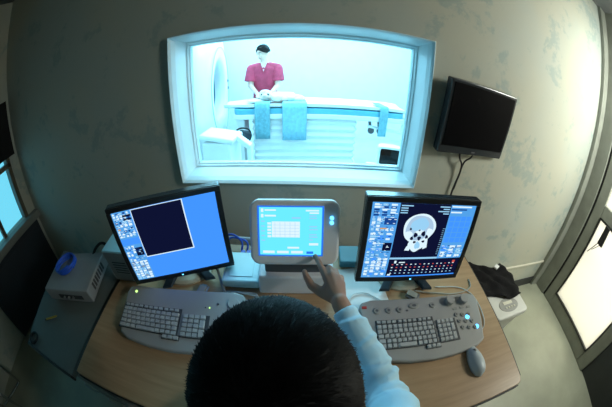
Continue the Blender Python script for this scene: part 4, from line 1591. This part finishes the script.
# small tower at the left end of the desk
tw = thing('power_unit', 'upright grey box with a pale top behind the blue-screened monitor', 'box', (-0.708, 0.575, DT), R(5))
b = MB()
b.box((0.017, 0, 0.075), (0.130, 0.110, 0.148))
b.build('casing', 'grey_box', tw, bevel=0.004)
b = MB()
b.box((0.017, 0, 0.152), (0.132, 0.112, 0.008))
b.build('lid', 'cyan_box', tw, bevel=0.003)
b = MB()
for k in range(5):
    b.box((0.017, -0.0555, 0.05 + 0.013 * k), (0.07, 0.002, 0.004))
b.build('vent', 'vent', tw)

# flat device on the cabinet with a coiled blue cable on it
fd = thing('desktop_device', 'flat grey device on the pale cabinet top, carrying the coiled blue cable', 'box', (-0.985, 0.455, 0.7285), R(14))
b = MB()
b.box((0, 0, 0.040), (0.30, 0.235, 0.066))
b.build('casing', 'grey_box', fd, bevel=0.005)
b = MB()
for k in range(7):
    b.box((0.1505, -0.06 + 0.02 * k, 0.045), (0.002, 0.012, 0.035))
b.build('vent', 'vent', fd)
b = MB()
b.box((0.02, -0.118, 0.035), (0.16, 0.003, 0.022))
b.build('port_panel', 'vent', fd)
for k in range(3):
    b = MB()
    b.cyl((-0.02 + 0.03 * k, -0.119, 0.035), (-0.02 + 0.03 * k, -0.128, 0.035), 0.006)
    b.build('port', 'steel', fd)
for sx in (-0.12, 0.12):
    b = MB()
    b.box((sx, 0, 0.004), (0.02, 0.2, 0.008))
    b.build('foot', 'kb_mark', fd)
pts = []
for i in range(96):
    a = 2 * math.pi * i / 24
    k = i // 24
    pts.append((-1.035 + (0.060 + 0.004 * math.sin(a * 1.3 + k)) * math.cos(a) * 0.85, 0.465 + (0.062 + 0.004 * math.cos(a * 0.7 + k)) * math.sin(a), 0.808 + 0.0065 * i / 24 + 0.003 * math.sin(a * 2 + k)))
q = MB()
q.tube(pts, 0.0048, 8, smooth=False)
tag(q.build('coiled_network_cable', 'cable_blue', None, smooth=True), 'coil of bright blue cable lying on the flat grey device', 'cable')
cable('power_lead', [(-0.93, 0.555, 0.775), (-0.92, 0.60, 0.81), (-0.88, 0.63, 0.83), (-0.82, 0.62, 0.81), (-0.79, 0.585, 0.76)], 0.007, 'cable_black', 'black cable arching behind the flat grey device to the upright box')

# ------------------------------------------------------------------ printer beside the desk
pr = thing('printer', 'white printer with an oval grey control panel on the floor beside the desk', 'printer', (1.18, 0.705, 0), R(2))
b = MB()
b.loft([[(x, y, zz) for x, y in rrect(wx, wy, 0.03)] for zz, wx, wy in ((0.012, 0.20, 0.32), (0.30, 0.23, 0.35), (0.395, 0.25, 0.37))])
b.build('body', 'printer', pr, bevel=0.008)
b = MB()
b.prism(rrect(0.30, 0.40, 0.03), 0.395, 0.44)
b.build('lid', 'printer', pr, bevel=0.012, segs=3)
b = MB()
b.prism([(-0.005 + 0.085 * math.cos(a), -0.120 + 0.05 * math.sin(a)) for a in [2 * math.pi * k / 28 for k in range(28)]], 0.438, 0.4435)
cp = b.build('control_panel', 'kb_button', pr, bevel=0.002)
b = MB()
b.box((-0.01, -0.105, 0.445), (0.08, 0.022, 0.003))
b.build('display', 'trunking', cp, bevel=0.001)
for k in range(4):
    b = MB()
    b.lathe([(0.007, 0), (0.007, 0.003)], (-0.04 + 0.025 * k, -0.140, 0.4435), 12)
    b.build('button', 'trunking', cp)
for sx in (-0.1, 0.1):
    for sy in (-0.14, 0.14):
        b = MB()
        b.lathe([(0.015, 0), (0.018, 0.014)], (sx, sy, 0), 12)
        b.build('foot', 'kb_mark', pr)
# black cloth over its rear half
b = MB()
nx, ny = 22, 18
rows = []
for j in range(ny + 1):
    row = []
    for i in range(nx + 1):
        u, v = i / nx, j / ny
        x = 0.985 + 0.35 * u + 0.03 * math.sin(v * 5)
        y_ = 0.655 + 0.28 * v + 0.02 * math.sin(u * 7) - 0.03 * u
        zz = 0.452 + 0.007 * math.sin(u * 17 + v * 5) + 0.006 * math.sin(v * 21 + u * 3) + 0.006 * noise.noise(Vector((u * 8, v * 8, 2)))
        if x > 1.34:
            zz -= (x - 1.34) * 1.5
        if y_ > 0.975:
            zz -= (y_ - 0.975) * 1.5
        row.append(Vector((x, min(y_, 0.99), zz)))
    rows.append(row)
for j in range(ny):
    for i in range(nx):
        b.face([rows[j][i], rows[j][i + 1], rows[j + 1][i + 1], rows[j + 1][i]])
bmesh.ops.remove_doubles(b.bm, verts=b.bm.verts, dist=1e-5)
o = b.build('black_cloth', 'cloth_black', None, smooth=True)
s = o.modifiers.new('t', 'SOLIDIFY')
s.thickness = 0.004
s.offset = 1
tag(o, 'crumpled black cloth lying over the back of the white printer', 'cloth')
b = MB()
b.box((1.22, 0.87, 0.474), (0.045, 0.030, 0.012), rot=Matrix.Rotation(0.5, 3, 'Z'))
tag(b.build('white_tag', 'paper', None, bevel=0.003), 'small white tag on the black cloth covering the printer', 'tag')

# ------------------------------------------------------------------ the seated operator
op = thing('person', 'seated dark-haired person in a pale coat touching the console screen, seen from behind', 'person', (-0.02, 0.0, 0), 0)
OHC = Vector((-0.004, 0.086, 1.152))           # in the person's own frame (origin at x -0.02)
orot = Matrix.Rotation(R(180), 3, 'Z') @ Matrix.Rotation(R(12), 3, 'X')
SH = Vector((0.175, -0.035, 0.985))
EL = Vector((0.218, 0.165, 0.835))
WR = Vector((0.116, 0.400, 0.912))
TIPI = Vector((0.0560, 0.568, 0.918))


def finger(b, pts, radii):
    limb(b, pts, radii)


def pointing_hand(b, wr):
    """right hand, back of the hand up: index stretched to the screen, thumb out to the left, three fingers curled"""
    K = {'i': Vector((0.084, 0.475, 0.925)), 'm': Vector((0.099, 0.478, 0.930)), 'r': Vector((0.113, 0.470, 0.926)), 'p': Vector((0.125, 0.456, 0.918))}
    for k, v in K.items():
        limb(b, [wr + (v - wr) * 0.15, wr + (v - wr) * 0.6, v], [0.017, 0.0145, 0.0115])
    limb(b, [wr + Vector((-0.004, 0.02, -0.004)), Vector((0.088, 0.445, 0.912))], [0.018, 0.016])
    # index
    finger(b, [K['i'], Vector((0.073, 0.508, 0.926)), Vector((0.065, 0.538, 0.923)), TIPI], [0.0105, 0.0092, 0.0082, 0.0065])
    # curled fingers
    finger(b, [K['m'], Vector((0.095, 0.512, 0.922)), Vector((0.092, 0.520, 0.898)), Vector((0.094, 0.502, 0.884))], [0.0110, 0.0095, 0.0085, 0.0075])
    finger(b, [K['r'], Vector((0.112, 0.504, 0.918)), Vector((0.109, 0.510, 0.894)), Vector((0.108, 0.492, 0.881))], [0.0108, 0.0092, 0.0083, 0.0072])
    finger(b, [K['p'], Vector((0.128, 0.484, 0.912)), Vector((0.125, 0.490, 0.892)), Vector((0.121, 0.475, 0.880))], [0.0098, 0.0085, 0.0076, 0.0066])
    # thumb leaves the side of the palm near the wrist and reaches out left and forwards
    finger(b, [wr + Vector((-0.010, 0.012, -0.004)), Vector((0.073, 0.440, 0.900)), Vector((0.046, 0.462, 0.902)), Vector((0.032, 0.486, 0.912)), Vector((0.026, 0.502, 0.916))], [0.016, 0.0150, 0.0120, 0.0098, 0.0076])


def op_body(b):
    E = lambda zs: [[(x * sx, yy + y * sy, z_) for x, y in [(math.cos(2 * math.pi * k / 22), math.sin(2 * math.pi * k / 22)) for k in range(22)]] for z_, sx, sy, yy in zs]
    b.loft(E(((0.44, 0.16, 0.12, -0.20), (0.55, 0.155, 0.11, -0.18), (0.70, 0.145, 0.105, -0.13), (0.85, 0.165, 0.11, -0.09), (0.95, 0.165, 0.10, -0.06), (1.00, 0.12, 0.08, -0.04))))
    limb(b, [(0, -0.03, 0.97), (-0.003, 0.035, 1.08)], [0.060, 0.055])
    head_solid(b, OHC, orot, 0.98)
    limb(b, [(0.08, -0.05, 0.975), SH], [0.06, 0.05])
    limb(b, [(-0.08, -0.05, 0.975), (-0.19, -0.05, 0.965)], [0.06, 0.05])
    limb(b, [SH, EL, WR], [0.046, 0.037, 0.0225])
    pointing_hand(b, WR)
    LE, LW = Vector((-0.25, 0.03, 0.76)), Vector((-0.16, 0.155, 0.775))
    limb(b, [(-0.19, -0.05, 0.965), LE, LW], [0.046, 0.037, 0.024])
    lp = LW + Vector((0.020, 0.035, -0.003))
    limb(b, [LW, lp], [0.022, 0.020])
    for k in range(4):
        d = Vector((0.008 - 0.006 * k, 1, 0)).normalized()
        p0 = lp + Vector((0.024 - 0.016 * k, 0.025, 0))
        L = (0.055, 0.062, 0.058, 0.045)[k] * 0.8
        limb(b, [lp, p0, p0 + d * L * .6, p0 + d * L + Vector((0, 0, -0.008))], [0.015, 0.0098, 0.0088, 0.0075])
    limb(b, [LW + Vector((0.012, 0.01, 0)), lp + Vector((0.036, 0.0, 0)), lp + Vector((0.048, 0.022, -0.003))], [0.015, 0.011, 0.0085])
    for sx in (-1, 1):
        limb(b, [(0.09 * sx, -0.20, 0.50), (0.12 * sx, 0.22, 0.50), (0.12 * sx, 0.20, 0.10)], [0.085, 0.062, 0.042])
        limb(b, [(0.12 * sx, 0.20, 0.06), (0.125 * sx, 0.34, 0.035)], [0.04, 0.033])


fused('body', op_body, ['skin'], 0.0034, op, 3)
face_details(op, OHC, orot, 0.98)
hair_cap(op, OHC + Vector((0, 0, 0.012)), orot, 1.0, (0.085, 0.108, 0.111), low=-0.55, amp=0.0015, front=0.35, seed=1, tufts=11000)
b = MB()
nm = Matrix.Translation(TIPI + Vector((0.002, -0.006, 0.0055)))
b.ball((0, 0, 0), (0.0045, 0.0065, 0.002), 12)
b.build('fingernail', 'nail', op, mat4=nm, smooth=True)


def coat_shape(b):
    E = lambda zs: [[(x * sx, yy + y * sy, z_) for x, y in [(math.cos(2 * math.pi * k / 22), math.sin(2 * math.pi * k / 22)) for k in range(22)]] for z_, sx, sy, yy in zs]
    b.loft(E(((0.42, 0.215, 0.175, -0.18), (0.55, 0.205, 0.150, -0.165), (0.70, 0.180, 0.130, -0.13), (0.85, 0.182, 0.125, -0.09), (0.94, 0.175, 0.110, -0.06), (0.995, 0.125, 0.080, -0.045), (1.035, 0.078, 0.068, -0.03))))
    limb(b, [(0.08, -0.05, 0.985), SH], [0.066, 0.062])
    limb(b, [(-0.08, -0.05, 0.975), (-0.19, -0.05, 0.965)], [0.066, 0.062])
    rnd = random.Random(4)
    CU = WR + (EL - WR) * 0.10
    # sleeve with irregular folds
    path = [SH, (SH + EL) / 2 + Vector((0.012, 0, 0.0)), EL, (EL + CU) / 2 + Vector((0.006, -0.004, 0.002)), CU]
    fine = spline([Vector(p) for p in path], 12)
    n = len(fine)
    radii = []
    for i in range(n):
        u = i / (n - 1)
        r = 0.064 + (0.0315 - 0.064) * u
        r += 0.005 * math.sin(i * 0.95) * (1 - 0.5 * u) + rnd.uniform(-0.0015, 0.0015)
        if i >= n - 2:
            r = 0.0305
        radii.append(r)
    b.tube(fine, radii, 18, smooth=False)
    # folds gathered in the crook of the elbow and along the sleeve
    for i, (k, tw) in enumerate(((16, 0.5), (20, -0.5), (24, 0.4), (28, -0.4), (33, 0.6), (38, -0.5), (43, 0.4))):
        p = fine[min(k, n - 2)]
        t_ = (fine[min(k + 1, n - 1)] - fine[k - 1]).normalized()
        u_ = t_.cross(Vector((0, 0, 1))).normalized()
        v_ = u_.cross(t_)
        rr = radii[min(k, n - 1)] * 0.93
        ring = []
        for q in range(7):
            a = math.pi * (q / 6.0) * 0.95 + 0.1
            ring.append(p + (u_ * math.cos(a) + v_ * math.sin(a)) * rr + t_ * tw * 0.05 * (q / 6.0 - 0.5))
        b.tube(ring, [0.003, 0.006, 0.0075, 0.008, 0.0075, 0.006, 0.003] if False else 0.0095, 8, smooth=False)
    # left sleeve
    LE, LW = Vector((-0.25, 0.03, 0.76)), Vector((-0.16, 0.155, 0.775))
    limb(b, [(-0.19, -0.05, 0.965), LE, LW + (LE - LW) * 0.15], [0.062, 0.05, 0.036])


fused('coat', coat_shape, ['coat'], 0.0042, op, 3)


def trouser_shape(b):
    for sx in (-1, 1):
        limb(b, [(0.09 * sx, -0.20, 0.505), (0.12 * sx, 0.22, 0.51), (0.12 * sx, 0.20, 0.13)], [0.10, 0.076, 0.062])


o = fused('trousers', trouser_shape, ['chair_fabric'], 0.009, op, 3)

b = MB()
ring = [(0.072 * math.cos(a), -0.018 + 0.062 * math.sin(a), 1.030 - 0.012 * math.sin(a)) for a in [2 * math.pi * k / 24 for k in range(25)]]
b.tube(ring, 0.010, 8, smooth=False)
b.build('collar', 'coat', op, smooth=True)

# office chair under the operator
ch = thing('office_chair', 'dark office chair the seated operator sits on', 'chair', (-0.02, -0.15, 0), 0)
b = MB()
b.prism(rrect(0.46, 0.46, 0.09), 0.345, 0.405)
b.build('seat', 'chair_fabric', ch, bevel=0.02, segs=3)
b = MB()
b.loft([[(x, -0.235 - 0.03, 0.70 + z_) for x, z_ in rrect(0.40, 0.30, 0.08)], [(x, -0.235 + 0.02, 0.70 + z_) for x, z_ in rrect(0.40, 0.30, 0.08)]])
b.build('backrest', 'chair_fabric', ch, bevel=0.015)
b = MB()
b.tube([(0, -0.10, 0.34), (0, -0.27, 0.36), (0, -0.29, 0.50), (0, -0.27, 0.66)], 0.018)
b.build('back_support', 'black_plastic', ch)
b = MB()
b.cyl((0, 0, 0.09), (0, 0, 0.345), 0.028, 0.022)
b.build('gas_lift', 'steel', ch)
for k in range(5):
    a = 2 * math.pi * k / 5 + 0.3
    b = MB()
    b.tube([(0.02 * math.cos(a), 0.02 * math.sin(a), 0.11), (0.15 * math.cos(a), 0.15 * math.sin(a), 0.10), (0.27 * math.cos(a), 0.27 * math.sin(a), 0.07)], 0.017)
    lg = b.build('leg', 'black_plastic', ch)
    b = MB()
    b.lathe([(0.022, -0.014), (0.028, 0), (0.022, 0.014)], (0.27 * math.cos(a), 0.27 * math.sin(a), 0.029), 14, Matrix.Rotation(R(90), 3, 'X'))
    b.build('castor', 'black_plastic', lg)

# a second chair, its chromed frame just inside the left edge of the view
vc = thing('visitor_chair', 'dark chair with a chromed tube frame at the far left near the navy panel', 'chair', (-2.02, -0.62, 0), R(-20))
b = MB()
b.prism(rrect(0.42, 0.42, 0.06), 0.43, 0.47)
b.build('seat', 'chair_fabric', vc, bevel=0.015)
b = MB()
b.loft([[(x, -0.22, 0.72 + z_) for x, z_ in rrect(0.40, 0.22, 0.05)], [(x, -0.19, 0.72 + z_) for x, z_ in rrect(0.40, 0.22, 0.05)]])
b.build('backrest', 'chair_fabric', vc, bevel=0.01)
for sx in (-0.2, 0.2):
    b = MB()
    b.tube([(sx, -0.21, 0.80), (sx, -0.20, 0.45), (sx, -0.22, 0.04), (sx, -0.16, 0.014), (sx, 0.16, 0.014), (sx, 0.22, 0.06), (sx, 0.20, 0.42)], 0.012)
    b.build('frame', 'chrome', vc, smooth=True)
